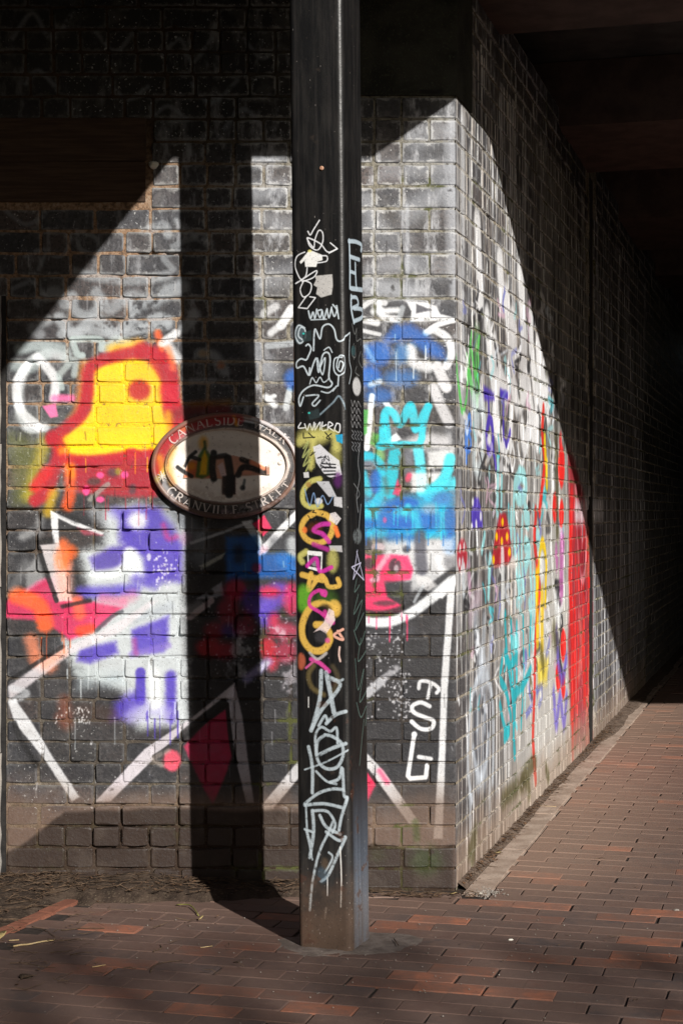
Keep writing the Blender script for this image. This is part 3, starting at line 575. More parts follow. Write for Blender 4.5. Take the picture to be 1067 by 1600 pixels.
# ------------------------------------------------------------------ paint and stickers on the post
PS = 2.0
def post_edges(y):
    t = y / 1480.0
    return 450 + 15 * t, 533.5 + 16.5 * t, 564.5 + 10.5 * t
def paint_post():
    def xf(x, y):
        L, M, Rr = post_edges(y)
        u = (x - L) / (M - L) * 90 if x <= M else 90 + (x - M) / (Rr - M) * 90
        return (u * PS, y * PS)
    c = Canvas(int(180 * PS), int(1500 * PS), xf, 71, lambda p: PS)
    Pg, El = c.poly, c.ell
    def S(p, r, col, soft=1.5, al=1.0, chip=0.0, smooth=True, mist=0.0):
        # a marker pressed unevenly: two passes that do not quite overlap
        c.stroke(p, r * .92, col, soft, al * .80, max(chip, .16), smooth, mist)
        c.stroke([(x + R.uniform(-.35, .35), y + R.uniform(-.6, .6)) for x, y in p], r * .72, col, soft, al * .75, max(chip, .30), smooth, mist)
    LB = (196, 208, 216); SB = (150, 172, 186)
    # bird scribble, white shirt, worn square
    S([(499, 346), (490, 360), (485, 368), (481, 362)], 1.1, WHITE, .5, .95)
    S([(480, 372), (484, 385), (496, 392), (504, 380), (504, 366), (498, 362), (492, 376), (490, 388), (480, 372), (500, 382), (512, 396), (526, 392)], 1.0, WHITE, .5, .97); S([(516, 382), (527, 392), (514, 398)], 1.0, WHITE, .5, .97, smooth=False)
    Pg([(481, 394), (488, 393), (503, 400), (504, 408), (496, 410), (494, 418), (477, 417), (476, 407), (470, 412), (468, 409)], (238, 238, 236), .8, 1); El(484, 393, 3, 2, (236, 228, 140), 1, .9)
    S([(476, 394), (464, 400), (461, 415), (467, 432), (472, 438)], 1.0, WHITE, .5, .95); S([(496, 402), (510, 402), (510, 410), (496, 412)], 1, WHITE, .5, .95); S([(480, 418), (477, 432), (462, 442), (470, 438), (494, 424), (490, 434), (472, 440)], 1, WHITE, .5, .95)
    S([(474, 440), (469, 452), (474, 464), (484, 458), (486, 444), (474, 438)], 1, WHITE, .5, .95); S([(478, 464), (466, 480), (480, 482), (493, 466), (484, 464)], 1, WHITE, .5, .9, smooth=False)
    Pg([(492, 432), (519, 431), (520, 448), (518, 462), (502, 466), (494, 460), (496, 450), (490, 446), (494, 438)], (190, 188, 186), .9, 1, .12)
    # little tag words, spirals and squiggles
    for p in [[(482, 486), (485, 498), (489, 488), (492, 498), (495, 484)], [(496, 488), (500, 497), (503, 486), (497, 486)], [(504, 488), (506, 500), (510, 486)], [(511, 484), (514, 498), (518, 482)], [(518, 484), (522, 496), (526, 486), (520, 478)], [(526, 480), (529, 500)]]: S(p, 1.3, LB, .6, .95)
    S([(486, 500), (510, 500)], 1, LB, .6, .8); El(468, 522, 8, 15, SB, 3, .25); S([(476, 512), (466, 508), (461, 522), (468, 536), (477, 528), (476, 514), (469, 512), (466, 524), (472, 530)], 1.3, LB, .6, .95)
    Pg([(472, 520), (486, 516), (487, 532), (474, 534)], (46, 58, 60), 1, .9); El(474, 521, 2, 1.6, (60, 200, 190), .6, 1)
    S([(478, 540), (482, 538), (486, 545), (482, 556), (478, 562), (470, 560), (463, 566), (464, 574), (474, 572), (482, 586), (484, 575)], 1.4, LB, .5, .95)
    S([(490, 548), (492, 515), (500, 530), (504, 512), (514, 508), (522, 516), (526, 532), (534, 534), (546, 520)], 1.4, LB, .5, .95); S([(546, 522), (545, 560), (548, 580), (545, 600)], 1.0, LB, .5, .85)
    S([(484, 586), (494, 560), (498, 582), (504, 556), (512, 552), (516, 562), (514, 590), (519, 600), (512, 606), (490, 602), (474, 610), (467, 622), (469, 634), (474, 620)], 1.4, LB, .5, .92)
    S([(496, 560), (504, 586), (508, 560), (500, 575)], 1.2, LB, .5, .9); S([(484, 600), (488, 590), (494, 598), (500, 590), (506, 598), (514, 592)], 1, LB, .5, .85); S([(506, 548), (514, 544), (519, 552)], 1, LB, .5, .9)
    S([(534, 560), (523, 562), (522, 580), (530, 588), (540, 578), (538, 560), (530, 558), (526, 574), (532, 582), (536, 570), (531, 566), (529, 576)], 1.1, LB, .5, .95); S([(529, 588), (528, 604)], 1.2, LB, .5, .9)
    S([(478, 618), (498, 618), (488, 630), (492, 634), (500, 626)], 1.3, LB, .6, .85); S([(502, 612), (514, 614), (526, 604), (520, 612)], 1.1, LB, .6, .8); S([(500, 648), (520, 630), (530, 620), (540, 640)], 1.4, SB, 1, .55)
    Pg([(480, 644), (498, 638), (500, 652), (484, 656)], (44, 56, 58), 1, .9); El(483, 645, 2, 1.6, (60, 200, 190), .6, 1)
    for p in [[(470, 660), (466, 668), (476, 668)], [(476, 662), (480, 672), (484, 662), (488, 672), (491, 660)], [(493, 662), (492, 672), (500, 660), (500, 672)], [(504, 660), (503, 672), (510, 672)], [(505, 666), (510, 664)], [(512, 672), (514, 660), (520, 664), (514, 668), (522, 674)], [(526, 662), (523, 672), (530, 676), (531, 664), (526, 662)]]: S(p, 1.0, WHITE, .5, .95)
    # tall yellow spray letters running down the post
    Y1 = (196, 190, 110); Y2 = (216, 174, 82)
    El(490, 682, 26, 14, Y1, 7, .65, mist=.3); S([(468, 690), (480, 684), (520, 680), (526, 700)], 7, Y1, 5, .8); S([(490, 680), (486, 730)], 5, Y1, 4, .85); El(524, 715, 8, 20, Y1, 6, .45)
    S([(474, 700), (482, 690), (473, 714), (484, 702), (474, 728), (486, 716), (478, 736)], 1.2, (170, 176, 110), .8, .8)
    S([(482, 676), (490, 684)], .9, BLACK, .5, .9); S([(474, 676), (474, 684), (492, 683)], .9, BLACK, .5, .9, smooth=False); S([(508, 676), (516, 686), (510, 684), (518, 678)], .9, BLACK, .5, .9)
    Pg([(524, 680), (535, 679), (535, 694), (526, 690)], (34, 150, 196), .7, 1)
    Pg([(489, 698), (500, 694), (512, 706), (530, 720), (534, 742), (520, 748), (508, 742), (494, 722)], (214, 214, 220), .9, .97, .14); El(528, 750, 6, 12, (84, 34, 96), 4, .8)
    for k in range(5): S([(503 + k * 1.4, 724 + k * 6), (524, 726 + k * 5)], 1.1 + .5 * (k % 2), BLACK, .4, .9, smooth=False)
    for k in range(9):
        x, y = R.uniform(485, 520), R.uniform(690, 735); S([(x, y), (x + R.uniform(-6, 6), y + R.uniform(2, 8)), (x + R.uniform(-6, 8), y + R.uniform(-2, 6))], .7, BLACK, .4, .8)
    Pg([(474, 738), (482, 737), (483, 746), (475, 746)], (220, 220, 222), .8, .9)
    S([(500, 748), (486, 752), (474, 766), (474, 784), (486, 792), (502, 790)], 4.5, Y1, 1.6, .95); El(482, 757, 4, 4, (150, 110, 60), 1.5, .8)
    Pg([(494, 752), (514, 752), (526, 776), (514, 776)], (196, 198, 204), 1, .92); Pg([(522, 776), (534, 777), (535, 793), (522, 790)], (206, 206, 210), 1, .9); El(498, 783, 6, 5, (224, 224, 226), 1.5, .9, .2)
    S([(476, 764), (484, 790), (490, 770), (496, 792), (504, 774), (512, 788), (520, 776)], .9, (120, 150, 190), .5, .85)
    S([(490, 802), (476, 812), (471, 828), (480, 843), (498, 848), (514, 840), (520, 822), (512, 806), (494, 800)], 5, Y2, 1.6, .97)
    El(492, 824, 12, 9, (74, 40, 18), 4, .85); El(476, 828, 4, 5, (236, 120, 60), 2, .9); S([(514, 818), (500, 820), (490, 828), (504, 834), (514, 846)], 4, (196, 58, 160), 1.6, .95); Pg([(516, 802), (524, 800), (533, 810), (526, 820), (514, 812)], (222, 214, 216), 1, .9, .2); S([(524, 824), (528, 836)], 4, (236, 122, 60), 1.6, .95)
    for k in range(12):
        x, y = R.uniform(480, 510), R.uniform(800, 815); S([(x, y), (x + R.uniform(1, 5), y + R.uniform(-4, 4))], .8, BLACK, .4, .85)
    Pg([(514, 852), (534, 852), (535, 862), (516, 860)], (190, 188, 190), 1, .9, .2); S([(490, 850), (512, 858)], 4, (170, 50, 140), 2, .8)
    S([(472, 878), (468, 870), (478, 862)], 5, Y1, 2.5, .9); El(520, 876, 8, 18, Y1, 5, .7); Pg([(480, 860), (504, 862), (503, 894), (481, 888)], (236, 236, 236), .7, 1); Pg([(482, 867), (502, 869), (501, 888), (483, 885)], (36, 32, 38), .7, 1); El(492, 880, 5, 5, (150, 146, 150), 1.5, .9, .3)
    S([(480, 884), (494, 872), (500, 892), (518, 886)], 3.6, (198, 48, 156), 1.4, .95)
    S([(472, 898), (504, 906)], 5, Y2, 1.4, .97); S([(486, 896), (482, 922), (500, 900), (508, 904), (514, 916), (530, 914), (528, 904)], 4, Y2, 1.4, .97)
    El(474, 935, 12, 20, (104, 170, 50), 7, .85); El(510, 935, 16, 14, (74, 110, 40), 9, .5)
    S([(524, 950), (504, 942), (484, 950), (472, 976), (474, 1000), (488, 1016), (506, 1014), (516, 996), (508, 978), (494, 976)], 6, Y2, 1.8, .97); El(522, 950, 11, 14, Y2, 3, .9); El(508, 952, 10, 8, (30, 24, 22), 4, .85)
    S([(508, 930), (500, 922), (486, 930), (484, 946), (500, 956), (512, 966)], 3.2, (206, 60, 150), 1.2, .97); El(506, 926, 6, 6, (206, 60, 150), 1.5, .95); S([(508, 955), (512, 968), (520, 972)], 4, (196, 56, 140), 1.6, .9)
    Pg([(514, 950), (522, 954), (524, 968), (510, 990), (500, 984), (490, 988), (506, 972)], (226, 206, 206), 1, .93, .12); S([(536, 982), (522, 992), (536, 998), (528, 985)], 2.2, (226, 170, 150), .9, .95); S([(531, 1010), (530, 1022), (532, 1032)], 1.6, (222, 190, 180), .8, .9)
    El(502, 995, 10, 9, (60, 58, 62), 4, .8, .3); El(512, 1000, 4, 4, (210, 80, 150), 2, .85)
    El(470, 1034, 7, 13, (170, 88, 62), 2.5, .93, .14); S([(486, 1030), (500, 1036), (514, 1048)], 3.6, (206, 70, 150), 1.4, .95); S([(478, 1044), (492, 1032)], 2, (206, 90, 150), 1.2, .9); S([(484, 1020), (496, 1030), (510, 1020)], 2.5, (196, 190, 190), 1.4, .6)
    S([(490, 1040), (482, 1055), (488, 1075), (506, 1085)], 4, (112, 98, 62), 3, .55); S([(520, 1040), (528, 1058), (520, 1080)], 4, (90, 80, 60), 3, .45)
    # silver marker tag down the lower half
    sl = (178, 190, 198)
    for p, r in [([(502, 1048), (500, 1090), (490, 1130), (486, 1142)], 3.6), ([(510, 1050), (516, 1080), (522, 1112)], 4.2), ([(518, 1060), (532, 1068), (520, 1088), (502, 1110), (488, 1138)], 3.2), ([(514, 1056), (530, 1062), (536, 1060)], 2), ([(498, 1134), (508, 1118), (512, 1128)], 2.4), ([(510, 1130), (524, 1116), (540, 1110)], 3),
                 ([(494, 1180), (493, 1150), (502, 1136), (516, 1142), (526, 1136), (528, 1160)], 2.2), ([(508, 1148), (496, 1160), (496, 1186), (508, 1200), (526, 1198), (536, 1180), (534, 1160), (520, 1150), (508, 1148)], 2.8), ([(498, 1180), (520, 1168), (540, 1160)], 3), ([(476, 1204), (510, 1190), (544, 1170)], 1.3),
                 ([(482, 1168), (488, 1200), (488, 1240)], 3), ([(494, 1206), (510, 1220), (526, 1224)], 2), ([(534, 1198), (530, 1215), (516, 1222)], 2.6), ([(536, 1200), (538, 1240), (542, 1246), (534, 1275), (530, 1296)], 2.6), ([(476, 1258), (498, 1240), (520, 1232), (536, 1232)], 2.6), ([(476, 1260), (506, 1256), (534, 1260)], 2.8), ([(478, 1262), (480, 1300), (486, 1320)], 1.6), ([(488, 1268), (490, 1300), (484, 1342)], 3), ([(490, 1268), (512, 1268), (524, 1286), (520, 1300)], 2.4), ([(500, 1275), (510, 1292), (532, 1302)], 2.8), ([(520, 1284), (514, 1300), (500, 1330), (490, 1370), (486, 1400), (484, 1425)], 2.2), ([(510, 1300), (530, 1312), (540, 1306), (530, 1330), (514, 1366), (502, 1378)], 2.6), ([(476, 1298), (490, 1302)], 2), ([(478, 1300), (484, 1325), (488, 1345)], 1.5), ([(514, 1332), (520, 1340), (508, 1364)], 1.8)]:
        S(p, r, sl, 1.0, .46, .26); S(p, r, sl, 1.0, .52, .42)
    S([(532, 1322), (534, 1370), (533, 1416)], 1.1, (222, 222, 220), .5, .95); S([(512, 1372), (512, 1400)], 1.0, (214, 214, 214), .5, .9); El(504, 1368, 8, 12, (70, 92, 110), 5, .5); El(508, 1350, 5, 9, (110, 90, 70), 4, .4); S([(482, 1090), (482, 1106)], .9, (220, 220, 220), .5, .8); S([(510, 1420), (508, 1436)], 1.8, (150, 140, 130), 1.2, .5)
    # right-hand face: F P B in pale blue, then scribbles
    FB = (178, 194, 206)
    S([(545, 376), (546, 414), (546, 450)], 3.4, FB, .8, .97); S([(544, 378), (554, 374), (563, 375), (563, 384)], 3.6, FB, .8, .97); S([(546, 401), (560, 400)], 3.6, FB, .8, .97); S([(554, 408), (555, 440), (557, 448)], 3, FB, .8, .95); S([(546, 424), (554, 424)], 3, FB, .8, .95); S([(548, 450), (565, 446)], 4, FB, .8, .97)
    S([(548, 462), (548, 482), (552, 502)], 3.8, FB, .8, .97); S([(548, 464), (556, 462), (558, 472), (550, 480)], 3.2, FB, .8, .97); S([(552, 480), (564, 478), (564, 490), (552, 500)], 3.6, FB, .8, .97)
    dk = (110, 112, 112)
    for p in [[(549, 505), (553, 520), (556, 510)], [(556, 512), (556, 530), (562, 525), (562, 535)], [(552, 535), (549, 552), (554, 556), (554, 538)], [(562, 545), (559, 560), (565, 570), (564, 548)], [(556, 570), (554, 580), (560, 584)], [(556, 586), (562, 600)], [(549, 545), (552, 560)]]: S(p, .9, dk, .5, .9)
    El(551, 547, 3, 8, (50, 76, 80), 2, .8); El(556, 602, 6, 14, (202, 202, 204), 2.5, .95, .22)
    for k in range(4):
        y = 625 + k * 11; S([(548, y), (550, y + 9), (553, y), (556, y + 9), (558, y), (562, y + 8)], .8, (150, 150, 152), .5, .9)
    for y0, n in [(672, 4), (690, 3)]:
        for k in range(n): x = 549 + k * 4; S([(x, y0), (x + 3, y0 + 4), (x, y0 + 9), (x + 3, y0 + 14)], .9, (120, 122, 126), .5, .85)
    S([(561, 690), (558, 720), (560, 745), (556, 775), (558, 800)], 1.3, (140, 142, 146), .8, .7, .2); S([(552, 755), (560, 770), (556, 780)], 1, (120, 122, 124), .6, .7); S([(562, 788), (560, 815), (558, 840)], 1.6, (130, 134, 138), .8, .7, .3); El(557, 838, 6, 12, (106, 112, 114), 3, .8, .35)
    S([(557, 860), (551, 905), (562, 880), (549, 886), (566, 908), (556, 862)], 1.2, (190, 188, 214), .5, .95, smooth=False)
    G1 = (92, 116, 110)
    for p in [[(556, 905), (553, 925), (560, 915)], [(558, 930), (552, 960), (564, 940), (554, 985), (566, 960)], [(552, 985), (560, 1010), (568, 990)], [(562, 1000), (558, 1035), (570, 1020)], [(554, 1030), (558, 1080), (566, 1050), (560, 1100), (572, 1080)], [(556, 1100), (562, 1125), (570, 1110), (568, 1140)], [(566, 1130), (560, 1200)]]: S(p, 1.1, G1, .7, .7, .15)
    # scuffs, rain streaks and splashed earth at the foot
    h, w = c.a.shape
    yy = np.arange(h)[:, None] * np.ones((1, w)) / PS
    n = fnoise(h, w, 60, 83, 4); n2 = fnoise(h, w, 300, 85, 3, cellx=6)
    A = sst(1340, 1475, yy + (n - .5) * 90) * .8
    c.lay((slice(0, h), slice(0, w)), A.astype(np.float32), (94, 74, 60))
    A = sst(.55, .75, n2) * .04
    c.lay((slice(0, h), slice(0, w)), A.astype(np.float32), (120, 112, 108))
    xx = np.ones((h, 1)) * np.arange(w)[None] / PS
    A = sst(1180, 1420, yy) * sst(96, 112, xx) * (.25 + .5 * n2)
    c.lay((slice(0, h), slice(0, w)), A.astype(np.float32), (110, 122, 140))
    A = sst(.56, .70, fnoise(h, w, 46, 89, 4)) * sst(1300, 1490, yy) * .2
    c.lay((slice(0, h), slice(0, w)), A.astype(np.float32), (96, 62, 44))
    A = sst(.70, .76, fnoise(h, w, 50, 93, 4)) * .5 * sst(900, 1300, yy)
    c.lay((slice(0, h), slice(0, w)), A.astype(np.float32), (74, 46, 34))
    for k in range(420):
        x, y = R.uniform(2, 178), R.uniform(0, 1490) if R.random() < .4 else R.gauss(1430, 50)
        x0, y0 = int(x * PS), int(min(y, 1490) * PS); ll = R.choice([1, 2, 2, 3, 6])
        if y0 + ll < h: c.lay((slice(y0, y0 + ll), slice(x0, x0 + R.choice([1, 2, 2]))), np.float32(R.uniform(.3, .8)) * np.ones((1, 1), np.float32), (176, 170, 164))
    return c.image('post_paint')

# ------------------------------------------------------------------ paint on the plaque
def paint_plaque():
    c = Canvas(520, 420, lambda x, y: ((x - 220) * 2, (y - 630) * 2), 41, lambda p: 2.0)
    S, Pg, El = c.stroke, c.poly, c.ell
    El(352, 728, 120, 90, (120, 92, 80), 2, 1)                       # bare weathered metal
    El(352, 728, 108, 76, (26, 24, 26), 2, 1, 0)
    S([(262, 752), (285, 790), (330, 805), (380, 802), (430, 780)], 9, (22, 20, 22), 4, .95)
    S([(396, 658), (432, 670), (456, 692), (468, 730), (458, 768), (436, 792)], 5, (214, 222, 230), 2, .95, .2); S([(376, 655), (400, 659)], 4, (206, 214, 224), 2, .9); pass
    S([(404, 668), (430, 682), (450, 705), (455, 735)], 3, (26, 27, 32), 2, .9); S([(372, 664), (400, 668)], 5, (30, 30, 36), 2, .9); S([(408, 786), (440, 762)], 4, (30, 30, 32), 3, .7, .4)
    S([(247, 735), (258, 700), (285, 676), (320, 662), (350, 656), (372, 656)], 8, (172, 14, 24), 4, .97); S([(250, 715), (256, 740)], 6, (214, 150, 20), 5, .7, .2); S([(246, 750), (262, 730)], 4, (206, 196, 60), 4, .6, .3); S([(366, 652), (370, 664)], 3, (236, 170, 20), 2, .8); S([(284, 672), (296, 668)], 4, (190, 100, 20), 3, .6)
    S([(255, 745), (258, 760), (272, 780)], 5, (206, 204, 206), 3, .7, .42); S([(350, 800), (380, 806), (400, 800)], 5, (180, 150, 160), 3, .6, .45); S([(380, 796), (420, 790), (440, 775)], 6, (190, 184, 186), 3, .6, .46)
    El(358, 727, 95, 59, (236, 226, 216), 1.5, 1)                     # the panel
    El(358, 727, 95, 59, (244, 238, 232), 20, .6, .3); S([(290, 700), (340, 696), (400, 700)], 6, (150, 132, 116), 8, .35, .35); S([(300, 765), (350, 778), (420, 765)], 5, (150, 120, 104), 8, .35, .4); S([(272, 700), (264, 725), (270, 755)], 5, (232, 160, 60), 5, .7); S([(300, 690), (400, 700), (430, 720)], 20, (216, 206, 196), 16, .5, .2)
    Pg([(287, 746), (294, 722), (306, 716), (340, 712), (365, 712), (392, 718), (414, 730), (421, 730), (421, 741), (368, 744), (368, 772), (348, 772), (348, 748)], (186, 120, 92), 1.5, .9)
    Pg([(290, 745), (298, 722), (318, 720), (330, 745)], (206, 84, 34), 4, .85); El(300, 728, 6, 6, (236, 160, 20), 4, .8); El(318, 692, 7, 10, (226, 150, 20), 5, .75)
    Pg([(306, 745), (310, 712), (319, 698), (330, 712), (328, 742), (316, 748)], (60, 96, 30), 2, .97); Pg([(312, 742), (315, 716), (320, 704), (325, 716), (323, 742)], (246, 184, 6), 2.5, .97); pass; S([(320, 690), (321, 700)], 2, (30, 60, 40), 2, .8)
    S([(278, 730), (286, 736), (300, 744)], 3, BLACK, 1.4, .97); S([(290, 728), (296, 715), (306, 706)], 2.5, BLACK, 1.4, .97); S([(300, 714), (312, 718)], 3, BLACK, 1.4, .9); S([(334, 708), (332, 730), (334, 748)], 5, BLACK, 2, .97); S([(340, 714), (352, 712)], 4, BLACK, 2, .9)
    Pg([(340, 728), (348, 722), (356, 745), (346, 745)], (210, 190, 196), 2, .9, .2); S([(356, 716), (360, 744), (358, 772)], 6, BLACK, 2, .97); Pg([(348, 744), (368, 742), (368, 772), (348, 772)], (22, 18, 22), 2, .95); S([(378, 718), (388, 722)], 4, BLACK, 2, .95); S([(372, 742), (380, 730), (396, 732), (412, 738)], 4.5, BLACK, 2, .97); S([(392, 722), (412, 732)], 3, (236, 140, 100), 2, .9); S([(380, 738), (392, 738)], 2, (220, 150, 120), 1.4, .8); S([(380, 762), (382, 750)], 2, (60, 70, 72), 1.4, .8); El(379, 762, 4, 4, (30, 30, 34), 2, .9)
    return c.image('plaque_paint')

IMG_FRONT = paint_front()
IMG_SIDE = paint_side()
IMG_POST = paint_post()
IMG_PLAQUE = paint_plaque()

# ------------------------------------------------------------------ shader helpers
class NT:
    def __init__(s, name):
        s.m = bpy.data.materials.new(name); s.m.use_nodes = True
        s.t = s.m.node_tree; s.t.nodes.clear()
        s.out = s.t.nodes.new('ShaderNodeOutputMaterial')
        s.b = s.t.nodes.new('ShaderNodeBsdfPrincipled')
        s.t.links.new(s.b.outputs[0], s.out.inputs[0])
    def n(s, typ, **kw):
        nd = s.t.nodes.new(typ)
        for k, v in kw.items(): setattr(nd, k, v)
        return nd
    def put(s, sock, v):
        if isinstance(v, bpy.types.NodeSocket): s.t.links.new(v, sock)
        elif v is not None:
            if isinstance(v, (tuple, list)) and len(v) == 3 and sock.type == 'RGBA': v = (*v, 1)
            sock.default_value = v
    def math(s, op, a, b=None, c=None, clamp=False):
        nd = s.n('ShaderNodeMath', operation=op, use_clamp=clamp)
        for i, v in enumerate((a, b, c)):
            if v is not None: s.put(nd.inputs[i], v)
        return nd.outputs[0]
    def mix(s, f, a, b, bt='MIX'):
        nd = s.n('ShaderNodeMix', data_type='RGBA', blend_type=bt)
        s.put(nd.inputs[0], f); s.put(nd.inputs[6], a); s.put(nd.inputs[7], b)
        return nd.outputs[2]
    def noise(s, vec, scale, det=3, rough=0.55, dist=0.0, out=0):
        nd = s.n('ShaderNodeTexNoise')
        if vec is not None: s.put(nd.inputs['Vector'], vec)
        nd.inputs['Scale'].default_value = scale; nd.inputs['Detail'].default_value = det
        nd.inputs['Roughness'].default_value = rough; nd.inputs['Distortion'].default_value = dist
        return nd.outputs[out]
    def step(s, v, a, b, lo=0.0, hi=1.0):
        nd = s.n('ShaderNodeMapRange', interpolation_type='SMOOTHSTEP')
        s.put(nd.inputs[0], v); s.put(nd.inputs[1], a); s.put(nd.inputs[2], b); s.put(nd.inputs[3], lo); s.put(nd.inputs[4], hi)
        return nd.outputs[0]
    def ramp(s, f, stops, mode='LINEAR'):
        nd = s.n('ShaderNodeValToRGB'); cr = nd.color_ramp; cr.interpolation = mode
        while len(cr.elements) < len(stops): cr.elements.new(0.5)
        for e, (p, col) in zip(cr.elements, stops): e.position = p; e.color = (*col, 1)
        s.put(nd.inputs[0], f)
        return nd.outputs[0]
    def sep(s, v):
        nd = s.n('ShaderNodeSeparateXYZ'); s.put(nd.inputs[0], v); return nd.outputs
    def comb(s, x, y, z=0.0):
        nd = s.n('ShaderNodeCombineXYZ')
        for i, v in enumerate((x, y, z)): s.put(nd.inputs[i], v)
        return nd.outputs[0]
    def vscale(s, v, k):
        nd = s.n('ShaderNodeVectorMath', operation='MULTIPLY'); s.put(nd.inputs[0], v); nd.inputs[1].default_value = k
        return nd.outputs[0]
    def pos(s): return s.n('ShaderNodeNewGeometry').outputs['Position']
    def objco(s): return s.n('ShaderNodeTexCoord').outputs['Object']
    def rnd(s):
        a = s.n('ShaderNodeObjectInfo').outputs['Random']
        at = s.n('ShaderNodeAttribute', attribute_name='rnd')
        return s.math('FRACT', s.math('ADD', a, at.outputs['Fac']))
    def img(s, im, vec):
        nd = s.n('ShaderNodeTexImage', image=im, extension='CLIP', interpolation='Cubic'); s.put(nd.inputs[0], vec)
        return nd.outputs[0], nd.outputs[1]
    def bump(s, h, strength, dist, nrm=None):
        nd = s.n('ShaderNodeBump'); nd.inputs['Strength'].default_value = strength; nd.inputs['Distance'].default_value = dist
        s.put(nd.inputs['Height'], h)
        if nrm is not None: s.put(nd.inputs['Normal'], nrm)
        return nd.outputs[0]
    def finish(s, col, rough, nrm=None, spec=0.5, metal=0.0):
        s.put(s.b.inputs['Base Color'], col); s.put(s.b.inputs['Roughness'], rough)
        s.b.inputs['Specular IOR Level'].default_value = spec; s.b.inputs['Metallic'].default_value = metal
        if nrm is not None: s.put(s.b.inputs['Normal'], nrm)
        return s.m

def wall_paint(t, P):
    x, y, z = t.sep(P)
    uf = t.comb(t.math('DIVIDE', t.math('MULTIPLY_ADD', x, 400.0, 533.0), 720.0), t.math('DIVIDE', t.math('MULTIPLY_ADD', z, 400.0, 10.0), 1400.0))
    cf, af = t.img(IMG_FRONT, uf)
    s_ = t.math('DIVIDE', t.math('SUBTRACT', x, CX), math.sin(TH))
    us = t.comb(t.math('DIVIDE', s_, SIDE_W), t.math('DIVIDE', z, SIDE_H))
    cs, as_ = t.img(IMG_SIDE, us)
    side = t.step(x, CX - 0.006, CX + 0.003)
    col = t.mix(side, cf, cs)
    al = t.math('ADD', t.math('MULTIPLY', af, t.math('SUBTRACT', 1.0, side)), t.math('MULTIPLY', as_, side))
    return col, al, side, x, y, z

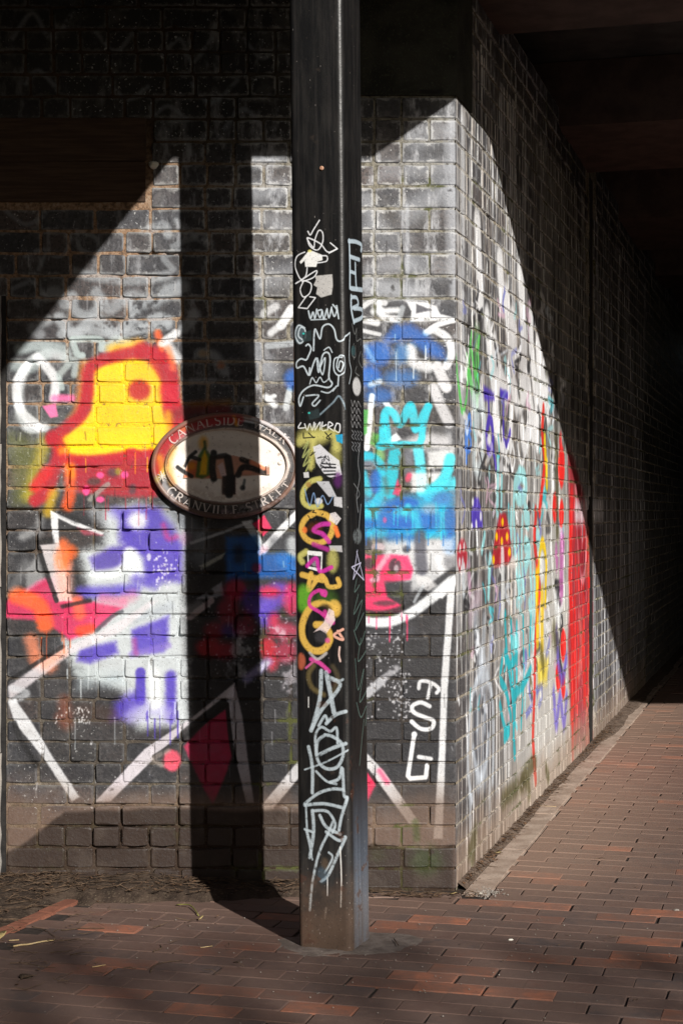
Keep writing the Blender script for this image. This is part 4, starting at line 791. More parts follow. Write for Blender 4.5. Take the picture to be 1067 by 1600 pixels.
def brick_material():
    t = NT('blue_brick')
    P = t.pos()
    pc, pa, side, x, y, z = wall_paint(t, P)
    r = t.rnd()
    big = t.noise(P, 2.2, 3); mid = t.noise(P, 26, 4, .6); fine = t.noise(P, 170, 3, .65)
    base = t.ramp(r, [(0, (.036, .037, .044)), (.22, (.050, .050, .058)), (.42, (.026, .027, .034)), (.58, (.066, .054, .053)), (.72, (.040, .042, .051)), (.86, (.080, .058, .054)), (1, (.050, .048, .047))])
    sp = t.noise(P, 75, 4, .65)
    base = t.mix(t.step(mid, .46, .66, 0, .6), base, t.mix(.5, base, (.13, .12, .12)))
    base = t.mix(t.step(sp, .52, .40, 0, t.math('MULTIPLY_ADD', side, -.4, .75)), base, (.018, .018, .021))
    base = t.mix(t.math('MULTIPLY', side, .45), base, (.12, .112, .112))
    base = t.mix(t.step(big, .56, .36, 0, .5), base, (.022, .022, .026))
    base = t.mix(t.step(fine, .60, .72, 0, .5), base, (.015, .015, .017))
    shade_mask = t.math('MULTIPLY', t.step(t.math('ADD', z, t.math('MULTIPLY', t.math('SUBTRACT', big, .5), .5)), 2.75, 3.1), t.math('SUBTRACT', 1.0, t.math('MULTIPLY', side, .2)))  # shade under the deck painted into the top bricks, strongest at left
    shade_mask = t.math('MULTIPLY', shade_mask, t.step(x, .05, -.25, .25, .88))
    inn = t.math('MULTIPLY', t.step(x, CX + .30, CX + .95), t.step(t.math('ADD', z, t.math('MULTIPLY', big, .4)), 1.6, 2.3, 0, .9))  # painted shade high up inside the passage
    shade_mask = t.math('MAXIMUM', shade_mask, inn)
    base = t.mix(shade_mask, base, (.007, .007, .0075))
    shade_k = t.math('MULTIPLY_ADD', shade_mask, -.62, 1.0)
    # lime bloom creeping in from the edges of each brick
    ub = t.n('ShaderNodeUVMap', uv_map='b').outputs[0]; uh = t.n('ShaderNodeUVMap', uv_map='h').outputs[0]
    bx, bz, _ = t.sep(ub); hx, hz, _ = t.sep(uh)
    ed = t.math('MINIMUM', t.math('SUBTRACT', hx, t.math('ABSOLUTE', bx)), t.math('SUBTRACT', hz, t.math('ABSOLUTE', bz)))
    edn = t.math('ADD', ed, t.math('MULTIPLY', t.math('SUBTRACT', t.noise(P, 38, 5, .7), .5), .050))
    upr = t.math('MULTIPLY', t.step(z, 1.9, 2.5), t.step(x, -.95, -.2, .35, 1.0))
    amt = t.math('MULTIPLY', t.step(t.noise(P, 5.5, 3), .34, .54), t.math('MAXIMUM', upr, .25))
    rim = t.math('MULTIPLY', shade_k, t.math('MULTIPLY', t.step(edn, .012, .000), amt))
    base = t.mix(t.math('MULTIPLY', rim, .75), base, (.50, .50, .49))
    bloom = t.math('MULTIPLY', shade_k, t.math('MULTIPLY', t.step(t.noise(t.vscale(P, (1, 1, .35)), 13, 5, .7), .52, .70, 0, .75), t.math('MULTIPLY', t.step(z, 1.2, 2.3, .15, 1.0), t.step(x, -1.0, -.25, .45, 1.0))))
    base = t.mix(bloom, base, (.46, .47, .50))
    specks = t.math('MULTIPLY', t.step(t.noise(P, 95, 2, .5), .66, .72), t.step(big, .45, .62, .1, .8))
    base = t.mix(specks, base, (.52, .52, .52))
    # paint, flaked off at the arrises and in pits
    flake = t.step(t.math('ADD', t.math('ADD', t.math('MULTIPLY', sp, .75), t.math('MULTIPLY', mid, .25)), t.math('MULTIPLY', ed, 7.0)), .34, .45)
    flake = t.math('MAXIMUM', flake, t.math('MULTIPLY', t.step(z, .40, .30), t.math('SUBTRACT', 1.0, side)))
    pits = t.step(t.noise(P, 230, 2, .6), .70, .64)
    pa2 = t.math('MULTIPLY', pa, t.math('MULTIPLY', flake, t.math('MAXIMUM', pits, .25)))
    pcv = t.mix(t.step(t.math('ADD', t.math('MULTIPLY', sp, .6), t.math('MULTIPLY', mid, .4)), .52, .64, 0, .30), pc, t.mix(1.0, pc, (.62, .60, .58), 'MULTIPLY'))
    pcv = t.mix(t.step(t.noise(P, 12, 5, .7), .50, .70, 0, .22), pcv, t.mix(1.0, pcv, (.55, .54, .53), 'MULTIPLY'))
    pcv = t.mix(t.math('MULTIPLY', r, .14), pcv, (.04, .038, .037))
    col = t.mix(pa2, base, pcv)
    moss = t.math('MULTIPLY', t.step(edn, .010, .001), t.step(t.noise(P, 3.4, 3), .56, .66))
    col = t.mix(t.math('MULTIPLY', moss, t.step(x, -.6, -.1, .12, .6)), col, (.055, .060, .022))
    h = t.math('ADD', t.math('MULTIPLY', mid, .6), t.math('ADD', t.math('MULTIPLY', fine, .22), t.math('MULTIPLY', t.noise(P, 9, 2), .9)))
    h = t.math('ADD', h, t.math('MULTIPLY', sp, .8))
    nrm = t.bump(h, .38, .005)
    rough = t.math('ADD', .42, t.math('MULTIPLY', mid, .30))
    return t.finish(col, rough, nrm, .45)

def mortar_material():
    t = NT('old_mortar')
    P = t.pos()
    pc, pa, side, x, y, z = wall_paint(t, P)
    n1 = t.noise(P, 4.0, 4); n2 = t.noise(P, 60, 4, .65)
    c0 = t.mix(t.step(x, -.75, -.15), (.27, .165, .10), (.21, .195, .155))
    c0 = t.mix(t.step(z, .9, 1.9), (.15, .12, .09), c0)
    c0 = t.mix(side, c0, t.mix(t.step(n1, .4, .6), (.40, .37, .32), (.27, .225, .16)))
    c0 = t.mix(t.math('MULTIPLY', t.math('MULTIPLY', side, .9), t.step(t.noise(t.vscale(P, (1, 1, 3)), 14, 4, .7), .55, .62)), c0, (.045, .040, .016))
    c0 = t.mix(t.step(n2, .45, .75, 0, .5), c0, (.42, .38, .31))
    c0 = t.mix(t.math('MULTIPLY', t.step(n2, .52, .36), .65), c0, (.05, .042, .035))
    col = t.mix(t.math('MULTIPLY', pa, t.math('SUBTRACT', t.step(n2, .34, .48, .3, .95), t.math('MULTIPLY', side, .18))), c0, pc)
    ms = t.math('MULTIPLY', t.step(t.noise(P, 3.4, 3), .53, .62), t.step(x, -.55, -.2, .12, .92))
    col = t.mix(t.math('MULTIPLY', ms, t.step(t.noise(P, 24, 3), .40, .55)), col, (.075, .082, .026))
    col = t.mix(t.math('MULTIPLY', t.step(z, 2.7, 3.05), t.step(x, .05, -.25, .3, .82)), col, (.012, .009, .007))  # shade under the deck painted into the mortar too, strongest at left
    nrm = t.bump(t.math('ADD', n2, t.math('MULTIPLY', t.noise(P, 240, 2), .4)), .8, .006)
    return t.finish(col, .92, nrm, .2)

def simple_mat(name, c1, c2, scale=8, rough=.8, bump=.4, bdist=.004, spec=.3, c3=None, stretch=None, metal=0.0, fine=120):
    t = NT(name)
    P = t.pos()
    if stretch: P = t.vscale(P, stretch)
    n = t.noise(P, scale, 5, .6); f = t.noise(P, fine, 3, .6)
    col = t.mix(t.step(n, .35, .65), c1, c2)
    if c3: col = t.mix(t.step(f, .55, .70, 0, .8), col, c3)
    nrm = t.bump(t.math('ADD', n, t.math('MULTIPLY', f, .4)), bump, bdist)
    return t.finish(col, rough, nrm, spec, metal)

def paver_material():
    t = NT('clay_paver')
    P = t.pos(); r = t.rnd(); oc = t.objco()
    n = t.noise(P, 7, 4, .6); f = t.noise(P, 130, 4, .65); m = t.noise(P, 30, 4, .6)
    base = t.ramp(r, [(0, (.092, .055, .045)), (.25, (.110, .072, .060)), (.45, (.078, .058, .054)), (.62, (.130, .076, .058)), (.80, (.105, .064, .053)), (.84, (.16, .078, .055)), (.89, (.21, .085, .052)), (.94, (.29, .11, .062)), (1, (.36, .135, .078))])
    redk = t.step(r, .87, .90, 1.0, .85)
    dust = t.math('MULTIPLY', redk, t.step(t.math('ADD', t.math('MULTIPLY', n, .7), t.math('MULTIPLY', m, .3)),   .36, .58, 0, .80))
    col = t.mix(dust, base, (.126, .080, .064))
    col = t.mix(t.step(m, .56, .75, 0, .4), col, (.20, .125, .095))
    x, y, z = t.sep(P)
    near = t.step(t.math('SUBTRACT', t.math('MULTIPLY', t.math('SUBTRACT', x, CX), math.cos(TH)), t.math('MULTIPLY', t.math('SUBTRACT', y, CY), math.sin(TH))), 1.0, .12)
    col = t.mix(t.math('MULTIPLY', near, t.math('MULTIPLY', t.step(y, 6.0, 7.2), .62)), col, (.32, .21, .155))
    col = t.mix(t.step(f, .60, .72, 0, .55), col, (.03, .024, .022))
    nrm = t.bump(t.math('ADD', t.math('MULTIPLY', m, .8), t.math('MULTIPLY', f, .5)), .5, .004)
    return t.finish(col, t.math('ADD', .62, t.math('MULTIPLY', n, .25)), nrm, .35)

def post_material():
    t = NT('black_paint')
    uv = t.n('ShaderNodeUVMap', uv_map='post').outputs[0]
    P = t.pos()
    pc, pa = t.img(IMG_POST, uv)
    n = t.noise(t.vscale(P, (1, 1, .15)), 40, 4, .6); f = t.noise(P, 160, 3, .6)
    base = t.mix(t.step(n, .4, .7), (.007, .007, .0075), (.014, .013, .0125))
    base = t.mix(t.step(t.noise(P, 9, 4, .7), .64, .74, 0, .35), base, (.05, .036, .028))
    base = t.mix(t.step(f, .70, .76, 0, .5), base, (.12, .10, .085))
    col = t.mix(t.math('MULTIPLY', pa, t.step(f, .66, .58, .55, 1.0)), base, pc)
    z = t.sep(P)[2]
    nrm = t.bump(t.math('ADD', t.math('ADD', t.math('MULTIPLY', t.noise(P, 14, 3), 1.0), t.math('MULTIPLY', t.noise(P, 60, 4, .7), .35)), t.math('MULTIPLY', f, .15)), .28, .006)
    rough = t.math('ADD', t.step(z, .55, .10, .30, .75), t.math('MULTIPLY', n, .18))
    return t.finish(col, rough, nrm, .5)

def plaque_material(name, lift=0.0, liftcol=(.6, .57, .55), rough=.5):
    t = NT(name)
    P = t.pos(); x, y, z = t.sep(P)
    u = t.comb(t.math('DIVIDE', t.math('MULTIPLY_ADD', x, 400.0, 313.0), 260.0), t.math('DIVIDE', t.math('MULTIPLY_ADD', z, 400.0, -550.0), 210.0))
    pc, pa = t.img(IMG_PLAQUE, u)
    n = t.noise(P, 55, 4, .65); f = t.noise(P, 220, 3, .6)
    col = t.mix(t.math('SUBTRACT', 1.0, pa), pc, (.16, .105, .08))
    if lift: col = t.mix(lift, col, liftcol)
    col = t.mix(t.step(n, .58, .72, 0, .6), col, (.20, .135, .10))
    col = t.mix(t.step(f, .66, .74, 0, .5), col, (.03, .025, .022))
    return t.finish(col, rough, t.bump(t.math('ADD', n, f), .3, .002), .5)

M_BRICK = brick_material()
M_MORTAR = mortar_material()
M_PAVER = paver_material()
M_POST = post_material()
M_SAND = simple_mat('joint_sand', (.024, .018, .015), (.046, .035, .03), 30, .95, .6)
M_EARTH = simple_mat('dark_earth', (.030, .021, .016), (.065, .046, .034), 16, .96, .9, .012, .15, (.11, .085, .06))
M_FARGROUND = simple_mat('towpath_ground', (.085, .07, .06), (.12, .10, .085), 2, .95, .4)
M_CONC = simple_mat('old_concrete', (.10, .095, .085), (.17, .16, .14), 5, .9, .5, .006, .25, (.07, .065, .055))
M_DCONC = simple_mat('sooty_concrete', (.020, .020, .017), (.042, .042, .034), 6, .93, .4, .006, .2, (.06, .065, .045))
M_BEAM = simple_mat('rusty_steel', (.050, .030, .024), (.080, .050, .040), 7, .85, .4, .004, .3, (.05, .03, .024))
M_DECK = simple_mat('sooty_soffit', (.03, .028, .027), (.055, .05, .047), 4, .95, .5, .01, .2)
M_PIER = simple_mat('grey_render', (.21, .20, .185), (.30, .275, .245), 7, .9, .6, .006, .25, (.13, .12, .11))
M_KERB = simple_mat('pale_kerb', (.29, .215, .17), (.42, .33, .27), 9, .9, .5, .005, .25, (.14, .11, .09))
M_CLAYKERB = simple_mat('clay_kerb', (.15, .10, .08), (.22, .15, .12), 9, .9, .5, .005, .25, (.08, .06, .05))
M_REDTILE = simple_mat('red_clay_edging', (.17, .066, .042), (.25, .10, .062), 14, .85, .4, .004, .3, (.15, .06, .04))
M_WOOD = simple_mat('weathered_board', (.050, .030, .020), (.085, .052, .035), 22, .85, .9, .006, .3, (.055, .035, .024), stretch=(.25, 1, 5))
M_TWIG = simple_mat('dry_twig', (.045, .029, .019), (.12, .080, .052), 30, .9, .4, .002, .2)
M_STRAW = simple_mat('dry_straw', (.50, .36, .17), (.62, .47, .26), 30, .75, .3, .002, .3)
M_GREENTWIG = simple_mat('green_stalk', (.13, .12, .03), (.20, .19, .05), 30, .8, .3, .002, .3)
M_LEAF = simple_mat('dead_leaf', (.065, .038, .024), (.16, .09, .05), 40, .85, .3, .002, .3)
M_ORANGE = simple_mat('orange_leaf', (.62, .23, .02), (.75, .33, .04), 60, .7, .4, .002, .35)
M_PALELEAF = simple_mat('pale_leaf', (.42, .32, .13), (.52, .42, .20), 60, .75, .3, .002, .3)
M_STONE = simple_mat('small_stone', (.16, .14, .12), (.32, .29, .26), 50, .9, .5, .002, .3)
M_CHALK = simple_mat('white_lump', (.72, .70, .62), (.80, .79, .72), 40, .7, .4, .003, .4)
M_TAR = simple_mat('tarred_joint', (.012, .011, .011), (.022, .020, .019), 30, .85, .5, .004, .3)
M_BOLT = simple_mat('rusted_bolt', (.34, .17, .10), (.46, .26, .17), 60, .6, .4, .002, .5)
M_RIM = plaque_material('plaque_rim', .40, (.24, .13, .095), .5)
M_BAND = plaque_material('plaque_band')
M_LETTER = plaque_material('plaque_letters', .62, (.72, .64, .60), .45)
M_WHITECAP = simple_mat('cream_rivet', (.62, .56, .50), (.70, .66, .60), 60, .5, .3, .001, .5)
M_LINE = simple_mat('pale_line', (.5, .5, .5), (.6, .6, .6), 60, .8, .2)

# ------------------------------------------------------------------ ground
gnd = mesh_obj('ground', [(-150, -150, -.06), (150, -150, -.06), (150, 250, -.06), (-150, 250, -.06)], [(0, 1, 2, 3)], M_FARGROUND)
tag(gnd, kind='structure')

# ------------------------------------------------------------------ bricks: shared shapes
def set_uvs(me, b, h):
    ub = me.uv_layers.new(name='b'); uh = me.uv_layers.new(name='h')
    li = np.zeros(len(me.loops), np.int32); me.loops.foreach_get('vertex_index', li)
    ub.data.foreach_set('uv', np.asarray(b, np.float32)[li].ravel())
    hh = np.asarray(h, np.float32)
    hh = hh[li] if hh.ndim == 2 else np.tile(hh, (len(li), 1))
    uh.data.foreach_set('uv', hh.ravel())

def brick_shape(L, H, D, r, rad=.0055, bev=.0028, jit=.0022):
    """Outline of 10 points, an arris ring and a face; front at y=0, back at y=D."""
    hx, hz = L / 2, H / 2
    out = [(-hx + rad, -hz), (0, -hz), (hx - rad, -hz), (hx, -hz + rad), (hx, hz - rad), (hx - rad, hz), (0, hz), (-hx + rad, hz), (-hx, hz - rad), (-hx, -hz + rad)]
    out = [(x + r.uniform(-jit, jit), z + r.uniform(-jit, jit)) for x, z in out]
    n = len(out)
    v = [(x, D, z) for x, z in out] + [(x, bev * 1.1, z) for x, z in out]
    for x, z in out:
        k = bev * r.uniform(.7, 1.8)
        v.append((x - math.copysign(min(k, abs(x)), x) if abs(x) > 1e-3 else x, r.uniform(-.0008, .0008), z - math.copysign(k, z)))
    f = []
    for a in (0, n):
        for i in range(n):
            j = (i + 1) % n
            f.append((a + i, a + j, a + n + j, a + n + i))
    f.append(tuple(range(2 * n, 3 * n)))
    uv = [(x, z) for x, _, z in v]
    return v, f, uv

BR = random.Random(21)
LS, LH, HB = .2085, .0985, .0730
STRETCH = [brick_shape(LS, HB, .07, BR) for _ in range(9)]
HEAD = [brick_shape(LH, HB, .07, BR) for _ in range(7)]
def shared(shape, L, H, name):
    v, f, uv = shape
    me = make_mesh(name, v, f, M_BRICK)
    set_uvs(me, uv, (L / 2, H / 2))
    return me
ME_S = [shared(s, LS, HB, 'stretcher') for s in STRETCH]
ME_H = [shared(s, LH, HB, 'header') for s in HEAD]

def fill_course(x0, x1, first_stretch, style, r):
    """Lengths of bricks laid from x0 to x1 (10 mm joints)."""
    res = []; x = x0; k = 0
    while x < x1 - .03:
        if style == 0: st = (k % 2 == 0) == first_stretch
        elif style == 1: st = True if k else first_stretch
        elif style == 2: st = False
        else: st = r.random() < .55
        L = (LS if st else LH) * r.uniform(.975, 1.025)
        if x + L > x1 - .055: L = x1 - x
        if L > LS * 1.25: 
            res.append((x + L / 4 - .0025, L / 2 - .005)); res.append((x + 3 * L / 4 + .0025, L / 2 - .005)); x += L + .0095; k += 1; continue
        res.append((x + L / 2, L)); x += L + r.uniform(.007, .012); k += 1
    return res

def big_of(o): return o

def lay_bricks(parent, items, nind):
    """items: (weight, xc, zc, L, H). The nind largest in view become single objects, the rest one mesh."""
    r = random.Random(99)
    order = sorted(items, key=lambda q: -q[0])
    for q in order[:nind]:
        _, xc, zc, L, H = q
        st = L > .152
        me = r.choice(ME_S if st else ME_H)
        o = bpy.data.objects.new('brick', me)
        o.location = (xc, r.uniform(-.0028, .0028), zc)
        o.scale = (L / (LS if st else LH) * r.choice([1, 1]), 1, H / HB)
        o.rotation_euler = (r.uniform(-.008, .008), r.uniform(-.007, .007) + (math.pi if r.random() < .5 else 0), r.uniform(-.006, .006))
        link(o, parent)
    V, F, U, Hh, Rn = [], [], [], [], []
    for q in order[nind:]:
        _, xc, zc, L, H = q
        st = L > .152
        v, f, uv = r.choice(STRETCH if st else HEAD)
        kx, kz = L / (LS if st else LH), H / HB
        dy = r.uniform(-.0028, .0028); a = r.uniform(-.006, .006); b0 = len(V); rr = r.random()
        for (x, y, z), (u, w) in zip(v, uv):
            X, Z = x * kx, z * kz
            V.append((xc + X - a * Z, y + dy, zc + Z + a * X)); U.append((u * kx, w * kz)); Hh.append((L / 2, H / 2)); Rn.append(rr)
        F += [tuple(i + b0 for i in q2) for q2 in f]
    if V:
        me = make_mesh('brickwork', V, F, M_BRICK)
        set_uvs(me, U, Hh)
        at = me.attributes.new('rnd', 'FLOAT', 'POINT'); at.data.foreach_set('value', np.asarray(Rn, np.float32))
        o = link(bpy.data.objects.new('brickwork', me), parent)
        o['kind'] = 'stuff'

def mortar_sheet(parent, x0, x1, z0, z1, step, seed, depth=.0068):
    nx, nz = int((x1 - x0) / step) + 1, int((z1 - z0) / step) + 1
    xs = np.linspace(x0, x1, nx); zs = np.linspace(z0, z1, nz)
    n = fnoise(nz, nx, .05 / step, seed, 3); n2 = fnoise(nz, nx, .25 / step, seed + 3, 2)
    y = depth - .0055 * (n - .5) * 2 * .9 + .016 * sst(.60, .74, n2) * sst(.45, .6, n) - .004 * sst(.52, .35, n2)
    y = np.maximum(y, .0036)
    X, Z = np.meshgrid(xs, zs)
    v = np.stack([X, y, Z], -1).reshape(-1, 3)
    i = np.arange(nz - 1)[:, None] * nx + np.arange(nx - 1)[None]
    f = np.stack([i, i + 1, i + nx + 1, i + nx], -1).reshape(-1, 4)
    me = bpy.data.meshes.new('mortar')
    me.vertices.add(len(v)); me.vertices.foreach_set('co', v.astype(np.float32).ravel())
    me.loops.add(f.size); me.loops.foreach_set('vertex_index', f.astype(np.int32).ravel())
    me.polygons.add(len(f)); me.polygons.foreach_set('loop_start', np.arange(0, f.size, 4, dtype=np.int32))
    me.polygons.foreach_set('loop_total', np.full(len(f), 4, np.int32))
    me.update(calc_edges=True)
    me.polygons.foreach_set('use_smooth', np.ones(len(f), bool))
    me.materials.append(M_MORTAR)
    return link(bpy.data.objects.new('mortar', me), parent)

# ------------------------------------------------------------------ the two walls
FW = empty('brick_wall', (CX, CY, 0))
tag(FW, 'dark graffiti covered brick wall facing us, with the oval plaque', 'wall')
SW = empty('brick_wall', (CX, CY, 0), math.pi / 2 - TH)
tag(SW, 'brick side wall running back under the bridge, streaked with paint', 'wall')

WR = random.Random(8)
PADX0, PADS = wall_x(562), .30
NR = len(ROWS) - 1
TOPROW = 37                       # courses under the bearing block
BOARD = (wall_x(-60), wall_x(229), wall_z(318), wall_z(182))
LEFT = wall_x(11)
SHIFT_L = -3.7
fitems, sitems = [], []
corner_bricks = []
for k in range(NR):
    z0, z1 = ROWS[k], ROWS[k + 1]
    H = z1 - z0 - .0095; zc = (z0 + z1) / 2
    if k < TOPROW:
        a, b = (LS, LH) if k % 2 == 0 else (LH, LS)
        corner_bricks.append((k, a, b, zc, H))
        xs, ss = -a - .009, b + .009
    else:
        xs, ss = PADX0 - CX - .008, PADS + .008
    left = LEFT if z1 < wall_z(462) else SHIFT_L
    style = WR.choice([0, 0, 1, 2, 3, 3])
    for xc, L in fill_course(0, xs - (left - CX), WR.random() < .5, style, WR):
        X = xs - xc
        wx = X + CX
        if zc > BOARD[2] - .03 and zc < BOARD[3] + .03 and wx < BOARD[1]:
            # course stops at the timber board
            if wx + L / 2 > BOARD[1] + .035:
                Ln = wx + L / 2 - BOARD[1] - .012; fitems.append((0.02, wx + L / 2 - Ln / 2 - CX, zc, Ln, H))
            continue
        px0, px1 = (wx - L / 2) * 400 + 533, (wx + L / 2) * 400 + 533
        vis = max(0, min(px1, 1067) - max(px0, 0))
        vis -= max(0, min(px1, 563) - max(px0, 455)) * .95
        py = 1390 - zc * 400
        if py < 0: vis *= .1
        if py < 190 : vis *= .5
        fitems.append((vis * H, X, zc, L, H))
    style = WR.choice([0, 0, 1, 2, 3, 3])
    for xc, L in fill_course(ss, 13.2, WR.random() < .5, style, WR):
        if 4.19 < xc < 4.36: continue
        if abs(xc - 4.27) < .09 + L / 2 and L > .15: continue
        wgt = L * H / (6.6 + xc) ** 3
        Z = 6.625 + xc * .964
        py = 800 - (zc - CH) * FPX / Z
        if py < 0: wgt *= .02
        sitems.append((wgt, xc, zc, L, H))
NCORN = len(corner_bricks)
lay_bricks(FW, fitems, 300 - NCORN)
lay_bricks(SW, sitems, 300)
wl = np.array([math.cos(math.pi / 2 - TH), math.sin(math.pi / 2 - TH)])
for k, a, b, zc, H in corner_bricks:
    # bull-nosed corner bricks turning from one wall into the other
    rr = .011; c0 = np.array([0.0, 0.0]); T = .045
    j = lambda: WR.uniform(-.0015, .0015)
    outer = [np.array([-a, j()]), np.array([-rr, j()]), np.array([-rr * .3, .0022]) + .0, wl * rr * .45 + np.array([-.001, 0]), wl * rr * 1.1, wl * b]
    inn = [np.array([-a, T]), wl * b + np.array([-T, T * .27])]
    ring = outer + [inn[1], np.array([-T * .9, T]), inn[0]]
    ctr = np.array([-.02, .02])
    hz = H / 2; n = len(ring)
    V, UVb = [], []
    length = [0]
    for i in range(1, len(outer)): length.append(length[-1] + float(np.linalg.norm(outer[i] - outer[i - 1])))
    tot = length[-1]
    for zz, ins in ((-hz, .0035), (-hz + .0038, 0), (hz - .0038, 0), (hz, .0035)):
        for i, p in enumerate(ring):
            q = p.copy()
            if i < len(outer): q = q + (np.array([-.5, .86]) if 0 < i < 5 else (np.array([0, 1.]) if i == 0 else np.array([-wl[1], wl[0]]))) * ins
            V.append((q[0], q[1], zz + WR.uniform(-.0012, .0012)))
            u = length[i] - tot / 2 if i < len(outer) else (tot / 2 if i == len(outer) else -tot / 2)
            UVb.append((u, zz))
    F = []
    for l in range(3):
        for i in range(n):
            jn = (i + 1) % n
            F.append((l * n + i, l * n + jn, (l + 1) * n + jn, (l + 1) * n + i))
    F.append(tuple(range(n - 1, -1, -1))); F.append(tuple(range(3 * n, 4 * n)))
    me = make_mesh('corner_brick', V, F, M_BRICK)
    set_uvs(me, UVb, (tot / 2, hz))
    o = bpy.data.objects.new('corner_brick', me)
    o.location = (0, 0, zc)
    link(o, FW)

mortar_sheet(FW, SHIFT_L - CX - .05, -.006, -.05, ROWS[-1], .010, 301)
mortar_sheet(SW, .006, 13.3, -.05, ROWS[-1], .02, 401, .0045)
# backing of the two walls
prism('wall_core', [(SHIFT_L - CX - .05, .05), (-.03, .05), tuple(wl * 13.3 + np.array([-.05, 0])), tuple(wl * 13.3 + np.array([-2.0, 0])), (SHIFT_L - CX - .05, 2.2)], -.05, 3.62, M_DCONC, FW)
# tarred movement joint in the passage wall
v, f = box_vf(4.205, 4.335, -.002, .04, -.04, 3.58)
mesh_obj('movement_joint', v, f, M_TAR, SW)

# ------------------------------------------------------------------ bearing block on the corner
PAD = empty('bearing_block', (CX, CY, ROWS[TOPROW]))
tag(PAD, 'sooty concrete bearing block on top of the brick corner, right of the post', 'concrete block')
hp = 3.598 - ROWS[TOPROW]
pv = [(PADX0 - CX, -.006), (.002, -.006), tuple(wl * PADS + np.array([.006, 0])), tuple(wl * PADS + np.array([-.06, .016])), (PADX0 - CX, .06)]
blk = prism('block', pv, .004, hp, M_DCONC, PAD)
v, f = box_vf(wall_x(655) - CX, wall_x(690) - CX, -.0075, .01, .010, .026)
mesh_obj('weep_slot', v, f, M_TAR, PAD)

# ------------------------------------------------------------------ bridge deck over the passage
DK = empty('bridge_deck', (0, 6, 3.6))
tag(DK, 'dark underside of the bridge deck with cross beams over the passage', 'bridge')
def dk(pts): return [(x, y - 6) for x, y in pts]
K0 = (.0275, 5.255); K1 = (.805, 5.255); K2 = (.805 + .2745 * 1.115, 6.37)
prism('front_slab', dk([(K0[0] + .078 * 10.3, -5.05), K0, K1, K2, (K2[0] - .9, 6.70), (-6, 6.70), (-6, -5.05)]), 0, .42, M_DECK, DK)  # left leg lengthened past the viewer to cut sky light
# recessed deck over the passage
prism('deck_slab', dk([K2, (8.5, 6.37), (8.5, 22), (-.4, 22), (-.4, 6.72)]), .36, .75, M_DECK, DK)
def cross_beam(p0, p1):
    """Beam between two lines across the passage, each given by a point on it."""
    poly = []
    for (x, y), lo, hi in ((p0, -1.2, 7.0), (p1, 7.0, -1.2)):
        poly.append((x + E[0] * lo, y + E[1] * lo)); poly.append((x + E[0] * hi, y + E[1] * hi))
    return poly
q = (1.03, 7.46)
prism('beam', dk([K2, (8.4, 6.372), (8.4, q[1] - (8.4 - q[0]) * math.tan(TH) if False else 6.6), (q[0] + E[0] * 3.0, q[1] + E[1] * 3.0), (q[0] - E[0] * .7, q[1] - E[1] * .7), (K2[0] - .6, 6.72)]), 0, .355, M_BEAM, DK)
for i in range(5):
    d0, d1 = 9.23 + 2.95 * i, 10.50 + 2.95 * i
    c0 = (1.63 + .2745 * 2.95 * i, d0); c1 = (1.63 + .2745 * (d1 - 9.23) + .0 + .2745 * 2.95 * i - .2745 * 0, d1)
    prism('beam', dk(cross_beam(c0, c1)), 0, .355, M_BEAM, DK)
# parapet above the deck edge
prism('parapet', dk([(1.2, 6.40), (8.5, 6.40), (8.5, 6.65), (1.2, 6.65)]), .752, 1.7, M_DECK, DK)

# unseen far, end and left walls, added to keep sky light out
FARW = empty('far_blocking_wall', (7.4, .6, -3.6), math.pi / 2 - TH)
FARW.parent = DK
v, f = box_vf(0, 15.5, -.3, .3, -.05, 3.58); mesh_obj('blocking_wall_face', v, f, M_DCONC, FARW)
v, f = box_vf(-4.2, -3.9, -11.0, .58, -3.65, -.002); mesh_obj('left_blocking_wall', v, f, M_DCONC, DK)
v, f = box_vf(15.1, 15.5, .3, 9.5, -.05, 3.58); mesh_obj('end_blocking_wall', v, f, M_DCONC, FARW)

def sky_blocker(x0, x1, y0, y1, h, label):  # unseen masses added to block sky fill and deepen the shade
    t = empty('sky_blocker', ((x0 + x1) / 2, (y0 + y1) / 2, 0)); tag(t, label, 'added block')
    w, d = (x1 - x0) / 2, (y1 - y0) / 2
    v, f = box_vf(-w, w, -d, d, -.05, h); mesh_obj('wall', v, f, M_DCONC, t)
    prism('roof', [(-w - .2, -d - .2), (w + .2, -d - .2), (w + .2, d + .2), (-w - .2, d + .2)], h + .004, h + .3, M_TAR, t)
sky_blocker(-14, 2.5, -16, -9, 11, 'tall dark block added unseen behind the viewer to cut sky light')
sky_blocker(11.5, 20, -1, 24, 12, 'tall dark block added out of view right of the bridge to cut sky light')

